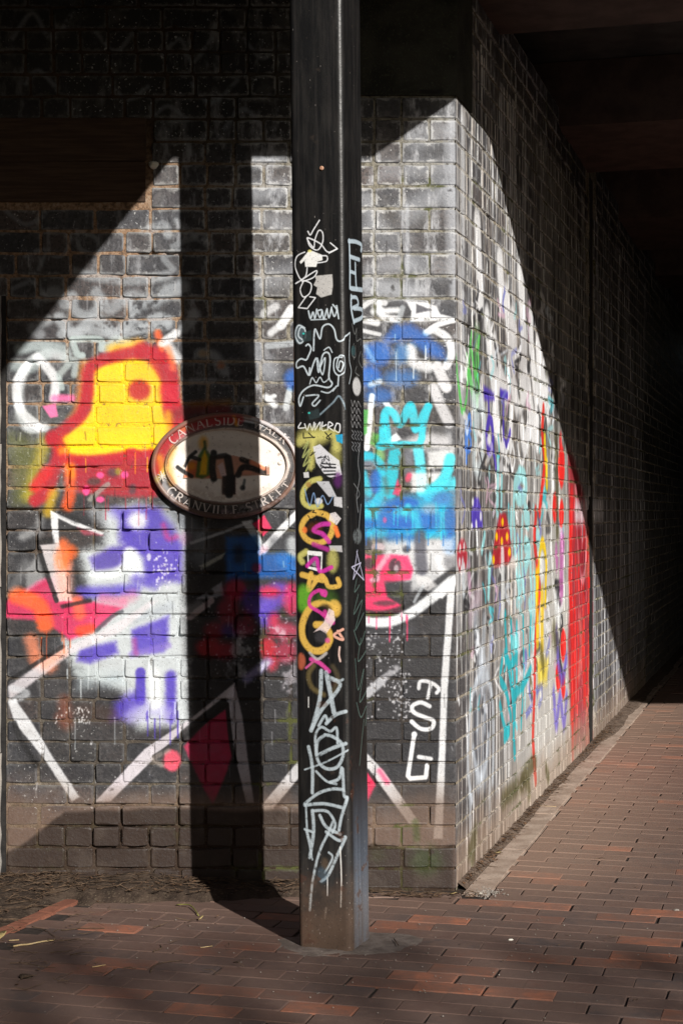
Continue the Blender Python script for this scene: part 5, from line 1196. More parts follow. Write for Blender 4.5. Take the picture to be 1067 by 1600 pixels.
def tree(loc, hgt, centre, rad, n, ymax, label):
    t = empty('plane_tree', loc); tag(t, label, 'tree')
    q = random.Random(3)
    v, f = tube([(0, 0, -.05), (.1, .05, hgt * .3), (-.05, .1, hgt * .6), (.05, 0, hgt * .85)], [.22, .18, .12, .05], 9)
    trunk = mesh_obj('trunk', v, f, M_TWIG, t, True)
    for k in range(9):
        a = 2.4 * k; z0 = hgt * (.42 + .05 * k); e = (centre[0] + rad[0] * .7 * math.cos(a), centre[1] + rad[1] * .7 * math.sin(a), min(centre[2] + q.uniform(-1.2, 1.0), z0 + 2.2))
        v, f = tube([(0, .05, z0), (e[0] * .5, e[1] * .5 + .1, (z0 + e[2]) * .5 + .3), e], [.07, .045, .015], 6); mesh_obj('limb', v, f, M_TWIG, trunk, True)
    V, F = [], []
    clumps = [(q.uniform(-1, 1), q.uniform(-1, 1), q.uniform(-1, 1)) for _ in range(90)]
    clumps = [c for c in clumps if c[0]**2 + c[1]**2 + c[2]**2 < 1]
    while len(F) < n:
        c = q.choice(clumps) if q.random() < .7 else (q.uniform(-1, 1), q.uniform(-1, 1), q.uniform(-1, 1))
        p = [centre[i] + rad[i] * (c[i] + q.gauss(0, .13)) for i in range(3)]
        if sum(((p[i] - centre[i]) / rad[i]) ** 2 for i in range(3)) > 1.02: continue
        if loc[1] + p[1] + 1.852 * p[2] > ymax: continue
        s_ = q.uniform(.05, .095); u = Vector((q.gauss(0, 1), q.gauss(0, 1), q.gauss(0, 1))).normalized(); w = u.orthogonal().normalized(); b0 = len(V); P = Vector(p)
        V += [P - u * s_, P + w * s_ * .6, P + u * s_, P - w * s_ * .6]; F.append((b0, b0 + 1, b0 + 2, b0 + 3))
    mesh_obj('crown', V, F, simple_mat('green_leaves', (.05, .075, .02), (.09, .12, .035), 2, .6, .2), t)
tree((8.1, -14.9, 0), 11.0, (0, 0, 8.5), (5.2, 3.5, 3.0), 7500, 5.9, 'leafy tree standing on the far bank behind the viewer')

# ------------------------------------------------------------------ rendered pier at the left edge
PR = empty('rendered_pier', (wall_x(3), CY - .03, 0))
tag(PR, 'pale rendered pier at the far left, beside the black gap', 'pier')
def rough_slab(name, x0, x1, y0, y1, z0, z1, mat, parent, nz=26, amp=.006, seed=1):
    rr = random.Random(seed); v, f = [], []
    for i in range(nz + 1):
        z = z0 + (z1 - z0) * i / nz; e = rr.uniform(-amp, amp)
        v += [(x0, y0, z), (x1 - .008 + e, y0 + rr.uniform(0, .002), z), (x1 + e, y0 + .008, z), (x1 + e, y1, z), (x0, y1, z)]
    for i in range(nz):
        for k in range(5):
            a, b = i * 5 + k, i * 5 + (k + 1) % 5
            f.append((a, b, b + 5, a + 5))
    f.append((4, 3, 2, 1, 0)); f.append(tuple(nz * 5 + k for k in range(5)))
    return mesh_obj(name, v, f, mat, parent)
zb = 0
for i, zt in enumerate((.535, 1.18, 1.74, wall_z(463))):
    rough_slab('render_panel', -2.4, 0, 0, .10, zb + .004, zt, M_PIER, PR, 10, .0035, 40 + i); zb = zt
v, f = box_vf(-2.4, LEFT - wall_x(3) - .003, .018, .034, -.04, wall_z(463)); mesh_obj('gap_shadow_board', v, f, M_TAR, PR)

# ------------------------------------------------------------------ timber board let into the wall
TB = empty('timber_board', ((BOARD[0] + BOARD[1]) / 2, CY - .004, BOARD[2]))
tag(TB, 'brown two-plank timber board set into the wall, upper left', 'board')
bw = (BOARD[1] - BOARD[0]) / 2; bh = BOARD[3] - BOARD[2]
for i, (a, b) in enumerate(((.006, bh * .478), (bh * .484, bh - .006))):
    p = bevel_box('plank', -bw, bw - .004, 0, .03, a, b, M_WOOD, TB, .003, 2, .0008, 3 + i, cuts=5)
WB = empty('plaster_lump', (wall_x(240), CY - .002, wall_z(258)))
tag(WB, 'small lumpy white plaster blob stuck on the wall beside the timber board', 'plaster lump')
v, f = [], []
for i in range(6):
    ph = math.pi / 2 * i / 5
    for k in range(12):
        th = 2 * math.pi * k / 12; rr = 1 + .12 * math.sin(3 * th + i)
        v.append((.020 * rr * math.cos(th) * math.cos(ph), -.016 * math.sin(ph) - .001, .016 * rr * math.sin(th) * math.cos(ph)))
for i in range(5):
    for k in range(12): f.append((i*12+k, i*12+(k+1) % 12, (i+1)*12+(k+1) % 12, (i+1)*12+k))
mesh_obj('lump', v, f, M_CHALK, WB, True)

# ------------------------------------------------------------------ oval plaque
PLX, PLZ = wall_x(352), wall_z(728)
PQ = empty('oval_plaque', (PLX, CY, PLZ))
tag(PQ, 'painted oval metal plaque reading CANALSIDE WALK, GRANVILLE STREET', 'plaque')
A0, B0 = .2875, .2075
def oval_rings(prof, n=96, cap=False, da=0.0):
    v, f = [], []
    for off, yv in prof:
        kx = 1.0; kz = 1.19 if off > .03 else 1.0 + .19 * max(0, off) / .03
        a, b = A0 - off, B0 - off * kz
        dx = .006 * min(1, off / .0525) + da
        for k in range(n):
            t = 2 * math.pi * k / n
            v.append((a * math.cos(t) + dx, yv, b * math.sin(t)))
    for i in range(len(prof) - 1):
        for k in range(n): f.append((i*n+k, i*n+(k+1) % n, (i+1)*n+(k+1) % n, (i+1)*n+k))
    if cap: f.append(tuple((len(prof)-1)*n + k for k in range(n)))
    return v, f
v, f = oval_rings([(0, .02), (0, -.026), (.003, -.031), (.008, -.034), (.014, -.034), (.0165, -.030), (.0185, -.0245)]); mesh_obj('rim', v, f, M_RIM, PQ, True)
v, f = oval_rings([(.0185, -.0245), (.046, -.0245)]); mesh_obj('lettered_band', v, f, M_BAND, PQ)
v, f = oval_rings([(.046, -.0245), (.047, -.030), (.0495, -.033), (.053, -.033), (.0555, -.029), (.057, -.020)]); mesh_obj('inner_moulding', v, f, M_RIM, PQ, True)
v, f = oval_rings([(.057, -.020), (.060, -.0195), (.10, -.020)], cap=True); mesh_obj('panel', v, f, M_BAND, PQ)
def pl(px, py): return (wall_x(px) - PLX, wall_z(py) - PLZ)
def relief(name, pts, y0, y1, mat):
    P = [pl(*p) for p in pts]; n = len(P)
    v = [(x, y0, z) for x, z in P] + [(x, y1, z) for x, z in P]
    f = [tuple(range(n, 2*n))] + [(i, (i+1) % n, n+(i+1) % n, n+i) for i in range(n)]
    o = mesh_obj(name, v, f, mat, PQ)
    bm = bmesh.new(); bm.from_mesh(o.data); bmesh.ops.recalc_face_normals(bm, faces=bm.faces)
    bmesh.ops.bevel(bm, geom=[e for e in bm.edges if abs(e.verts[0].co.y - y1) < 1e-5 and abs(e.verts[1].co.y - y1) < 1e-5], offset=.0012, segments=1, affect='EDGES')
    bm.to_mesh(o.data); bm.free(); return o
relief('emblem', [(287, 747), (292, 727), (300, 718), (320, 713), (345, 711), (366, 711), (390, 717), (413, 730), (414, 741), (369, 745), (369, 773), (348, 773), (348, 748)], -.0185, -.0265, M_BAND)
relief('emblem_tip', [(415.5, 728), (421.5, 728), (421.5, 742), (415.5, 742)], -.0185, -.0275, M_RIM)
def dome(name, px, py, r, y, mat):
    cx, cz = pl(px, py); v, f = [], []
    for i in range(5):
        ph = math.pi / 2 * i / 4.2
        for k in range(12):
            t = 2 * math.pi * k / 12; v.append((cx + r * math.cos(t) * math.cos(ph), y - r * .7 * math.sin(ph), cz + r * math.sin(t) * math.cos(ph)))
    for i in range(4):
        for k in range(12): f.append((i*12+k, i*12+(k+1) % 12, (i+1)*12+(k+1) % 12, (i+1)*12+k))
    f.append(tuple(48 + k for k in range(12)))
    return mesh_obj(name, v, f, mat, PQ, True)
dome('rivet', 437, 724, .0085, -.0195, M_WHITECAP)

# Roman capitals: strokes (unit height) with thick/thin weights, serifs at the ends of straight strokes
def arc(cx, cy, rx, ry, a0, a1, n=10): return [(cx + rx * math.cos(math.radians(a0 + (a1 - a0) * i / n)), cy + ry * math.sin(math.radians(a0 + (a1 - a0) * i / n))) for i in range(n + 1)]
GLYPH = {
 'C': [(arc(.42, .5, .38, .5, 50, 310, 14), 'k')], 'A': [([(0.02, 0), (.38, 1)], 'n'), ([(.38, 1), (.78, 0)], 'k'), ([(.16, .36), (.62, .36)], 'h')],
 'N': [([(.05, 0), (.05, 1)], 'n'), ([(.05, 1), (.72, 0)], 'd'), ([(.72, 0), (.72, 1)], 'n')], 'L': [([(.1, 0), (.1, 1)], 'k'), ([(.1, 0.03), (.58, .03), (.6, .2)], 'h')],
 'S': [(arc(.32, .75, .24, .23, 30, 265, 10) + arc(.32, .26, .27, .25, 88, -150, 10), 'k')], 'I': [([(.1, 0), (.1, 1)], 'k')],
 'D': [([(.08, 0), (.08, 1)], 'k'), ([(.08, .97)] + arc(.3, .5, .45, .47, 85, -85, 12) + [(.08, .03)], 'k')], 'E': [([(.1, 0), (.1, 1)], 'k'), ([(.1, .97), (.52, .97), (.54, .82)], 'h'), ([(.1, .52), (.42, .52)], 'h'), ([(.1, .03), (.55, .03), (.58, .2)], 'h')],
 'W': [([(0, 1), (.28, 0)], 'k'), ([(.28, 0), (.5, .95)], 'n'), ([(.5, .95), (.76, 0)], 'k'), ([(.76, 0), (1.0, 1)], 'n')], 'K': [([(.08, 0), (.08, 1)], 'k'), ([(.08, .42), (.62, 1)], 'n'), ([(.24, .58), (.7, 0)], 'k')],
 'G': [(arc(.42, .5, .38, .5, 50, 300, 14), 'k'), ([(.7, .08), (.7, .42)], 'k')], 'R': [([(.08, 0), (.08, 1)], 'k'), ([(.08, .97)] + arc(.28, .74, .26, .23, 85, -85, 8) + [(.08, .5)], 'k'), ([(.3, .5), (.72, 0)], 'k')],
 'V': [([(0, 1), (.36, 0)], 'k'), ([(.36, 0), (.7, 1)], 'n')], 'T': [([(.34, 0), (.34, 1)], 'k'), ([(.0, .82), (.02, .97), (.66, .97), (.68, .82)], 'h')],
 '*': [([(.0, .1), (.9, .9)], 'k'), ([(.0, .9), (.9, .1)], 'n'), ([(.45, -.05), (.45, 1.05)], 'n'), ([(-.1, .5), (1.0, .5)], 'h')]}
def letter(ch, px, py, rot, hgt):
    v, f = [], []; lay = [0]
    wdt = max(p[0] for st, _ in GLYPH[ch] for p in st)
    def strip(pts, w0):
        yf = -.0272 - .00009 * lay[0]; lay[0] += 1
        n = len(pts); b0 = len(v); half = w0 / 2
        for i, p in enumerate(pts):
            a = pts[max(i - 1, 0)]; c = pts[min(i + 1, n - 1)]
            dx, dz = c[0] - a[0], c[1] - a[1]; l = math.hypot(dx, dz) or 1
            nx, nz = -dz / l * half, dx / l * half
            for s in (1, -1):
                for yv in (-.0240, yf): v.append(((p[0] - wdt / 2 + s * nx), yv, (p[1] - .5 + s * nz)))
        for i in range(n - 1):
            a, b = b0 + 4 * i, b0 + 4 * (i + 1)
            f.extend([(a + 1, b + 1, b + 3, a + 3), (a, a + 1, b + 1, b), (a + 2, b + 2, b + 3, a + 3)][:3])
        e = b0 + 4 * (n - 1)
        f.extend([(b0, b0 + 1, b0 + 3, b0 + 2), (e, e + 2, e + 3, e + 1)])
    for pts, kind in GLYPH[ch]:
        strip(pts, {'k': .15, 'n': .08, 'h': .075, 'd': .15}[kind])
        if len(pts) == 2 and kind in 'kn':
            for p in pts:
                if p[1] in (0, 1): strip([(p[0] - .13, abs(p[1] - .022)), (p[0] + .13, abs(p[1] - .022))], .05)
    cs, sn = math.cos(rot), math.sin(rot); cx, cz = pl(px, py)
    V = [(cx + hgt * (x * cs - z * sn), y, cz + hgt * (x * sn + z * cs)) for x, y, z in v]
    mesh_obj('letter' if ch != '*' else 'ornament', V, f, M_LETTER, PQ)
def tang(px, py):
    x, z = pl(px, py); x -= .004
    a, b = .2625, .178
    t = math.atan2(z / b, x / a)
    return math.atan2(-b * math.cos(t), a * math.sin(t))      # direction clockwise over the top
top = [('C', 271, 687), ('A', 283, 677), ('N', 297, 669), ('A', 313, 663), ('L', 327, 660), ('S', 340, 658), ('I', 350, 657.5), ('D', 361, 657.5), ('E', 376, 658.5), ('W', 405, 664), ('A', 420, 670), ('L', 432, 677), ('K', 444, 686)]
bot = [('G', 268.5, 768), ('R', 281.5, 777.5), ('A', 294, 785), ('N', 308, 790.5), ('V', 323, 794.5), ('I', 334, 796.5), ('L', 344, 797.3), ('L', 356, 797.3), ('E', 368, 796.5), ('S', 389, 792.5), ('T', 401, 788.5), ('R', 413.5, 783), ('E', 426, 776.5), ('E', 437.5, 768.5), ('T', 448, 759.5)]
for ch, x, y in top: letter(ch, x, y, tang(x, y), .036)
for ch, x, y in bot: letter(ch, x, y, tang(x, y) + math.pi, .036)
letter('*', 254.5, 744, 1.1, .034)

# ------------------------------------------------------------------ steel post
ang = math.radians(20.5)
px_, py_ = -.1475, 5.748
ex = np.array([math.cos(ang), -math.sin(ang)]); ey = np.array([math.sin(ang), math.cos(ang)])
PWD = .193
pc_ = np.array([px_, py_]) + ex * PWD / 2 + ey * PWD / 2
PO = empty('steel_post', (pc_[0], pc_[1], 0), -ang)
tag(PO, 'black square steel post covered in tags and stickers, in front of the wall', 'post')
prof = []
rc = .021; hw = PWD / 2
def corner(cx, cy, a0):
    return [(cx + rc * math.cos(math.radians(a0 + 90 * i / 6)), cy + rc * math.sin(math.radians(a0 + 90 * i / 6))) for i in range(7)]
prof = corner(-hw + rc, -hw + rc, 180) + corner(hw - rc, -hw + rc, 270) + corner(hw - rc, hw - rc, 0) + corner(-hw + rc, hw - rc, 90)
npf = len(prof)
ptop = 3.6; nseg = 48
def lean(z):
    d = np.array([-.0325, -.05]) * z / 3.2
    return d @ ex, d @ ey
V, F, UV = [], [], []
def post_uv(p, z):
    x, y = p
    # front face: u 0..0.5 from left to the corner, right face 0.5..1
    if y <= x * 1.0 and not (x > 0 and y > -x): u = .5 * (x + hw) / PWD
    elif x > 0 and y > -x and y < x + 1e-9: u = .5 + .5 * (y + hw) / PWD
    else: return (0.001, .999)
    yp = 800 - (z - CH) * FPX / (5.70 + .05 * (3.2 - z) / 3.2 * 0 )
    return (min(max(u, .002), .998), 1 - yp / 1500.0)
for i in range(nseg + 1):
    z = -.03 + (ptop + .03) * i / nseg
    lx, ly = lean(z)
    for p in prof:
        V.append((p[0] + lx, p[1] + ly, z)); UV.append(post_uv(p, z))
for i in range(nseg):
    for k in range(npf):
        k2 = (k + 1) % npf
        F.append((i*npf+k, i*npf+k2, (i+1)*npf+k2, (i+1)*npf+k))
shaft = mesh_obj('shaft', V, F, M_POST, PO, True)
ul = shaft.data.uv_layers.new(name='post')
for lp in shaft.data.loops: ul.data[lp.index].uv = UV[lp.vertex_index]
def post_local(px, py):
    L, M, Rr = post_edges(py); z = CH + (800 - py) * 5.70 / FPX
    lx, ly = lean(z)
    return (-hw + (px - L) / (M - L) * PWD + lx, -hw + ly, z)
bx, by, bz = post_local(503, 266)
v, f = [], []
for i, (r_, y_) in enumerate(((.0075, .002), (.0075, -.003), (.0055, -.0048), (.002, -.005))):
    for k in range(8): v.append((bx + r_ * math.cos(k * math.pi / 4), by + y_, bz + r_ * math.sin(k * math.pi / 4)))
for i in range(3):
    for k in range(8): f.append((i*8+k, i*8+(k+1) % 8, (i+1)*8+(k+1) % 8, (i+1)*8+k))
f.append(tuple(24 + k for k in range(8)))
mesh_obj('bolt', v, f, M_BOLT, PO)
v, f = box_vf(-hw - .05, hw + .05, -hw - .05, hw + .05, 3.575, 3.598); v = [(x + lean(3.5)[0], y + lean(3.5)[1], z) for x, y, z in v]
mesh_obj('head_plate', v, f, M_POST, PO)

# ------------------------------------------------------------------ paving
PV = mesh_obj('pavement', [(-3.2, 3.2, -.0065), (6.5, 3.2, -.0065), (8.5, 24, -.0065), (-3.2, 24, -.0065)], [(0, 1, 2, 3)], M_SAND)
tag(PV, kind='structure')
PLN, PWI, JT = .2135, .1015, .0045
def paver_shape(r):
    hx, hy = PLN / 2, PWI / 2; rad = .003
    out = [(-hx + rad, -hy), (0, -hy), (hx - rad, -hy), (hx, -hy + rad), (hx, hy - rad), (hx - rad, hy), (0, hy), (-hx + rad, hy), (-hx, hy - rad), (-hx, -hy + rad)]
    out = [(x + r.uniform(-.0013, .0013), y + r.uniform(-.0013, .0013)) for x, y in out]
    n = 10
    v = [(x, y, -.045) for x, y in out] + [(x, y, -.0018) for x, y in out]
    for x, y in out:
        k = r.uniform(.0012, .003)
        v.append((x - math.copysign(k, x) if abs(x) > 1e-2 else x, y - math.copysign(k, y), r.uniform(-.0006, .0006)))
    f = []
    for a in (0, n):
        for i in range(n):
            j = (i + 1) % n; f.append((a + i, a + j, a + n + j, a + n + i))
    f.append(tuple(range(2 * n, 3 * n)))
    return v, f
PR_ = random.Random(17)
PSH = [paver_shape(PR_) for _ in range(10)]
PME = [make_mesh('paver', v, f, M_PAVER) for v, f in PSH]
pavers = []
O0 = np.array([CX, CY]) + E * .145           # just outside the kerb
EDGE_A, EDGE_B = np.array(ground_pt(0, 1458)), np.array(ground_pt(147, 1393))
en = (EDGE_B - EDGE_A) / np.linalg.norm(EDGE_B - EDGE_A)
rowp, colp = PWI + JT, PLN + JT
for i in range(-36, 150):
    off = 0.5 * (i % 2)
    for j in range(-20, 30):
        uu = i * rowp + .03; vv = (j + off) * colp + PR_.uniform(-.004, .004)
        p = O0 + W * uu + E * vv
        x, y = p
        if y < 3.6 or y > 21: continue
        if (uu > -.08 and vv < PLN / 2 - .004 and y > CY - .12): 
            if vv > .0 and uu > 0: vv2 = vv
            else: continue
        half = uu > -.08 and i % 2 == 0 and j == 1 and y > CY - .12
        if half:
            hp_ = O0 + W * uu + E * (PLN / 4 + .001); pavers.append((.02 / y ** 3, hp_[0], hp_[1], -9.0))
        if uu <= 0.05 and y > 6.47 + (.0 if x > wall_x(560) else .14) and x < CX + .20: continue
        d = (p - EDGE_A)
        if d[0] * en[1] - d[1] * en[0] < .055 and x < 0: continue
        pxx = 533 + FPX * x / y; pyy = 800 + FPX * CH / y
        if pxx < -500 or pxx > 1700: continue
        inv = 1 if (-30 < pxx < 1097 and pyy < 1620) else .02
        if 462 < pxx < 576 and pyy < 1480: inv *= .2
        pavers.append((inv / y ** 3, x, y, vv))
pavers.sort(key=lambda q: -q[0])
V, F, Rn = [], [], []
for q, (wt, x, y, vv) in enumerate(pavers):
    k = PR_.randrange(len(PSH)); a = -TH + PR_.uniform(-.006, .006); dz = PR_.uniform(-.0014, .0014)
    tx, ty = PR_.uniform(-.008, .008), PR_.uniform(-.005, .005)
    fl = math.pi if PR_.random() < .5 else 0
    hk = .485 if vv < -5 else 1.0
    if q < 300:
        o = bpy.data.objects.new('paver', PME[k])
        o.location = (x, y, dz); o.rotation_euler = (tx * .6, ty * .6, a + fl)
        link(o, PV)
    else:
        v, f = PSH[k]; b0 = len(V); cs, sn = math.cos(a), math.sin(a); rr = PR_.random()
        for X, Y, Z in v:
            X *= hk
            V.append((x + X * cs - Y * sn, y + X * sn + Y * cs, Z + dz + tx * Y - ty * X)); Rn.append(rr)
        F += [tuple(i + b0 for i in ff) for ff in f]
me = make_mesh('paver_field', V, F, M_PAVER)
at = me.attributes.new('rnd', 'FLOAT', 'POINT'); at.data.foreach_set('value', np.asarray(Rn, np.float32))
o = link(bpy.data.objects.new('paver_field', me), PV); o['kind'] = 'stuff'

# kerb along both walls
KB = empty('kerb', (CX, CY, 0)); tag(KB, kind='structure')
s0 = -.07
for i in range(16):
    L = .90
    o = bevel_box('kerbstone', s0 + .003, s0 + L - .003, -.140, -.036, -.05, .004 + R.uniform(-.002, .003), M_KERB, KB, .006, 2, .0012, 60 + i, cuts=4)
    o.rotation_euler = (0, 0, math.pi / 2 - TH + R.uniform(-.002, .002)); s0 += L
for i in range(4):
    x1 = .02 - i * .232
    bevel_box('kerbstone', x1 - .229, x1, -.125, -.045, -.05, -.002 + R.uniform(-.004, .002), M_CLAYKERB, KB, .006, 2, .002, 80 + i, cuts=3)
ED = empty('red_edging', (EDGE_A[0], EDGE_A[1], 0), math.atan2(en[1], en[0])); tag(ED, kind='structure')
EL = float(np.linalg.norm(EDGE_B - EDGE_A))
x = -.8
while x < EL + .02:
    L = .222; bevel_box('edging_brick', x + .002, x + L - .002, -.032, .032, -.05, .006 + R.uniform(-.002, .002), M_REDTILE, ED, .004, 2, .0015, int(x * 100) + 300, cuts=2); x += L
FT = empty('concrete_patch', (pc_[0], pc_[1], 0)); tag(FT, kind='structure')
v, f = [], []
for j, (r_, z_) in enumerate(((.235, -.003), (.21, .0012), (.17, .0035), (.1, .005))):
    for k in range(30):
        t = 2 * math.pi * k / 30; n = 1 + (.16 * math.sin(2 * t + .8) + .08 * math.sin(5 * t) + .05 * math.sin(9 * t + 1)) * (1 if j < 3 else .3)
        v.append((r_ * n * math.cos(t) + .05 * (j < 3), r_ * n * math.sin(t) * .8 - .0, z_))
for j in range(3):
    for k in range(30): f.append((j*30+k, j*30+(k+1) % 30, (j+1)*30+(k+1) % 30, (j+1)*30+k))
f.append(tuple(90 + k for k in range(30)))
mesh_obj('cement_skim', v, f, simple_mat('cement_skim', (.115, .092, .08), (.20, .165, .145), 14, .9, .7, .006, .25, (.10, .08, .07)), FT, True)

# ------------------------------------------------------------------ earth and litter at the foot of the walls
def earth_h(x, y):
    d = CY - y
    return .055 * max(0, 1 - d / .40) * (0.55 + .45 * max(0, min(1, (wall_x(420) - x) / .5)))
nx, ny = 170, 60
xs = np.linspace(-2.3, wall_x(560), nx); ys = np.linspace(5.2, CY + .004, ny)
nz_ = fnoise(ny, nx, 9, 505, 4); nz2 = fnoise(ny, nx, 3, 507, 2)
v = []; keep = np.zeros((ny, nx), bool)
for j in range(ny):
    for i in range(nx):
        x, y = xs[i], ys[j]
        d = np.array([x, y]) - EDGE_A
        din = -(d[0] * en[1] - d[1] * en[0]) - .03 if x < EDGE_B[0] + .02 else -1
        dst = y - (CY - .22 + max(0, (x - wall_x(330)) * .26)) + .10 * (nz_[j, i] - .5) if x > EDGE_B[0] - .3 else -1
        cov = max(din if din > 0 else -1, dst)
        keep[j, i] = cov > -.06
        t_ = max(0.0, min(1.0, (cov + .03) / .09))
        zz = .004 + earth_h(x, y) * (.75 + .5 * nz_[j, i]) + .016 * (nz2[j, i] - .5) + .010 * (nz_[j, i] - .5)
        v.append((x, y, -.016 + (zz + .016) * t_))
f = [(j*nx+i, j*nx+i+1, (j+1)*nx+i+1, (j+1)*nx+i) for j in range(ny - 1) for i in range(nx - 1) if keep[j, i] and keep[j+1, i+1] and keep[j+1, i] and keep[j, i+1]]
soil = mesh_obj('earth_bed', v, f, M_EARTH, None, True); tag(soil, kind='structure')
# earth along the passage wall
v, f = [], []
ns = 260
sn_ = fnoise(4, ns, 5, 611, 3); EW = np.array([CX, CY])
for i in range(ns):
    s = .02 + 12.5 * i / (ns - 1)
    for j, (o_, z_) in enumerate(((-.006, .022), (.014, .014), (.032, .007), (.046, -.004))):
        wob = (sn_[j, i] - .5) * .03
        p = EW + W * s + E * (o_ + (wob * .8 if j > 1 else 0) + (.05 * max(0, min(1, (s - 4.2) / .6)) if j > 1 else 0)); v.append((p[0], p[1], z_ + wob * .5 + .004 * max(0, min(1, s - 4.2))))
for i in range(ns - 1):
    for j in range(3): f.append((i*4+j, i*4+j+1, (i+1)*4+j+1, (i+1)*4+j))
o = mesh_obj('gutter_earth', v, f, simple_mat('dusty_earth', (.07, .048, .036), (.15, .11, .085), 30, .95, .8, .008, .2, (.22, .17, .13)), None, True); tag(o, kind='structure')

LR = random.Random(44)
def leaf_vf(c, size, yaw, tilt, curl):
    pts = [(-1, 0, 0), (-.4, .45, .18), (.4, .40, .22), (1, 0, .1), (.4, -.40, .22), (-.4, -.45, .18), (0, 0, 0)]
    cs, sn = math.cos(yaw), math.sin(yaw); V = []
    for x, y, z in pts:
        z = z * curl + x * tilt
        V.append((c[0] + size * (x * cs - y * sn), c[1] + size * (x * sn + y * cs), c[2] + size * z))
    return V, [(0, 6, 1), (1, 6, 2), (2, 6, 3), (3, 6, 4), (4, 6, 5), (5, 6, 0)]
def litter(name, pos_fn, nleaf, ntwig, lm, tm, smax=.018):
    V, F = [], []; V2, F2 = [], []
    for _ in range(nleaf):
        x, y, z = pos_fn()
        v, f = leaf_vf((x, y, z + .004), LR.uniform(.005, smax), LR.uniform(0, 6.3), LR.uniform(-.3, .3), LR.uniform(.2, 1.6)); b0 = len(V); V += v; F += [tuple(i + b0 for i in q) for q in f]
    for _ in range(ntwig):
        x, y, z = pos_fn(); L = LR.uniform(.02, .12); a = LR.gauss(0, .7); r_ = LR.uniform(.0007, .0018)
        pts = []
        for k in range(4):
            t = k / 3 - .5; pts.append((x + L * t * math.cos(a) + LR.uniform(-.006, .006), y + L * t * math.sin(a) + LR.uniform(-.006, .006), z + .006 + LR.uniform(0, .012)))
        v, f = tube(pts, [r_, r_, r_ * .8, r_ * .5], 4); b0 = len(V2); V2 += v; F2 += [tuple(i + b0 for i in q) for q in f]
    if V: tag(mesh_obj(name, V, F, lm), kind='stuff')
    if V2: tag(mesh_obj('twig_litter', V2, F2, tm), kind='stuff')
def pos_bed():
    while True:
        x = LR.uniform(-1.5, wall_x(470)); y = CY - abs(LR.gauss(0, .12)) - .01
        d = np.array([x, y]) - EDGE_A
        if (d[0] * en[1] - d[1] * en[0]) < -.04 or y > CY - .2: return x, y, .004 + earth_h(x, y)
def pos_bed2():
    while True:
        x = LR.uniform(-1.45, -.98); y = LR.uniform(5.7, CY - .02)
        d = np.array([x, y]) - EDGE_A
        if (d[0] * en[1] - d[1] * en[0]) < -.045: return x, y, .010 + earth_h(x, y)
def pos_gut():
    s = LR.choice([LR.uniform(.02, 8), abs(LR.gauss(4.6, .5)), LR.uniform(.02, 3)]); p = EW + W * s + E * (abs(LR.gauss(0, .03)) + .005); return p[0], p[1], .012
def pos_front():
    x = LR.uniform(wall_x(560), wall_x(745)); y = CY - .10 - abs(LR.gauss(0, .03)); return x, y, .002
def pos_pave():
    p = EW + W * LR.uniform(-1.4, 3) + E * LR.uniform(-1.6, 1.6)
    while p[1] > CY - .06 and (p - EW) @ E < .15: p = EW + W * LR.uniform(-1.4, 3) + E * LR.uniform(-1.6, 1.6)
    return p[0], p[1], .001
def pos_left():
    while True:
        x = LR.uniform(-1.3, -.3); y = LR.uniform(5.2, 6.4); d = np.array([x, y]) - EDGE_A
        if LR.random() < .25 + .75 * (x < -.8): return x, y, .002
litter('leaf_litter', pos_bed, 230, 260, M_LEAF, M_TWIG, .013)
litter('leaf_litter', pos_bed2, 70, 130, M_LEAF, M_TWIG, .012)
litter('leaf_litter', pos_gut, 520, 120, M_LEAF, M_TWIG, .014)
litter('leaf_litter', pos_front, 40, 22, M_LEAF, M_TWIG, .014)
litter('leaf_litter', pos_left, 40, 55, M_LEAF, M_TWIG, .010)
litter('leaf_litter', pos_pave, 50, 14, M_LEAF, M_TWIG, .006)
# moss of grit at the kerb corner
def grit(name, c, rx, ry, n, smax):
    V, F = [], []
    for _ in range(n):
        x, y = c[0] + LR.gauss(0, rx), c[1] + LR.gauss(0, ry); s = LR.uniform(.002, smax); b0 = len(V)
        V += [(x + s * a, y + s * b, .003 + s * cz) for a, b, cz in ((1, 0, 0), (0, 1, .1), (-1, .1, 0), (0, -1, 0), (.2, .1, .8), (-.2, 0, -.6))]
        F += [tuple(b0 + i for i in q) for q in ((0, 1, 4), (1, 2, 4), (2, 3, 4), (3, 0, 4), (1, 0, 5), (2, 1, 5), (3, 2, 5), (0, 3, 5))]
    tag(mesh_obj(name, V, F, M_STONE), kind='stuff')
gp = ground_pt(762, 1396); grit('grit_patch', gp, .03, .04, 110, .006)
grit('grit_scatter', (.2, 5.6), .8, .4, 160, .0035)

# single twigs, straws and leaves that can be told apart
def gz(px, py, z=.004):
    x, y = ground_pt(px, py); return (x, y, z)
def twig(name, pts, r0, r1, mat, label, cat='twig', z=.004, lift=0.0, group=None):
    P = [gz(px, py, 0) for px, py in pts]
    c = P[len(P) // 2]
    loc = []
    sp = spline([np.array((p[0], p[1])) for p in P], 4) if len(P) > 2 else [np.array(P[0][:2]), np.array(P[1][:2])]
    n = len(sp)
    for i, p in enumerate(sp): loc.append((p[0] - c[0], p[1] - c[1], z + lift * math.sin(math.pi * i / max(1, n - 1)) + LR.uniform(-.001, .001)))
    v, f = tube(loc, [r0 + (r1 - r0) * i / max(1, n - 1) for i in range(n)], 6)
    o = mesh_obj(name, v, f, mat, None, True, loc=(c[0], c[1], 0)); tag(o, label, cat, group)
    return o
twig('straw', [(21, 1480), (50, 1476), (86, 1470)], .0032, .0026, M_STRAW, 'bright dry straw lying beside the red brick edging, lower left', 'straw')
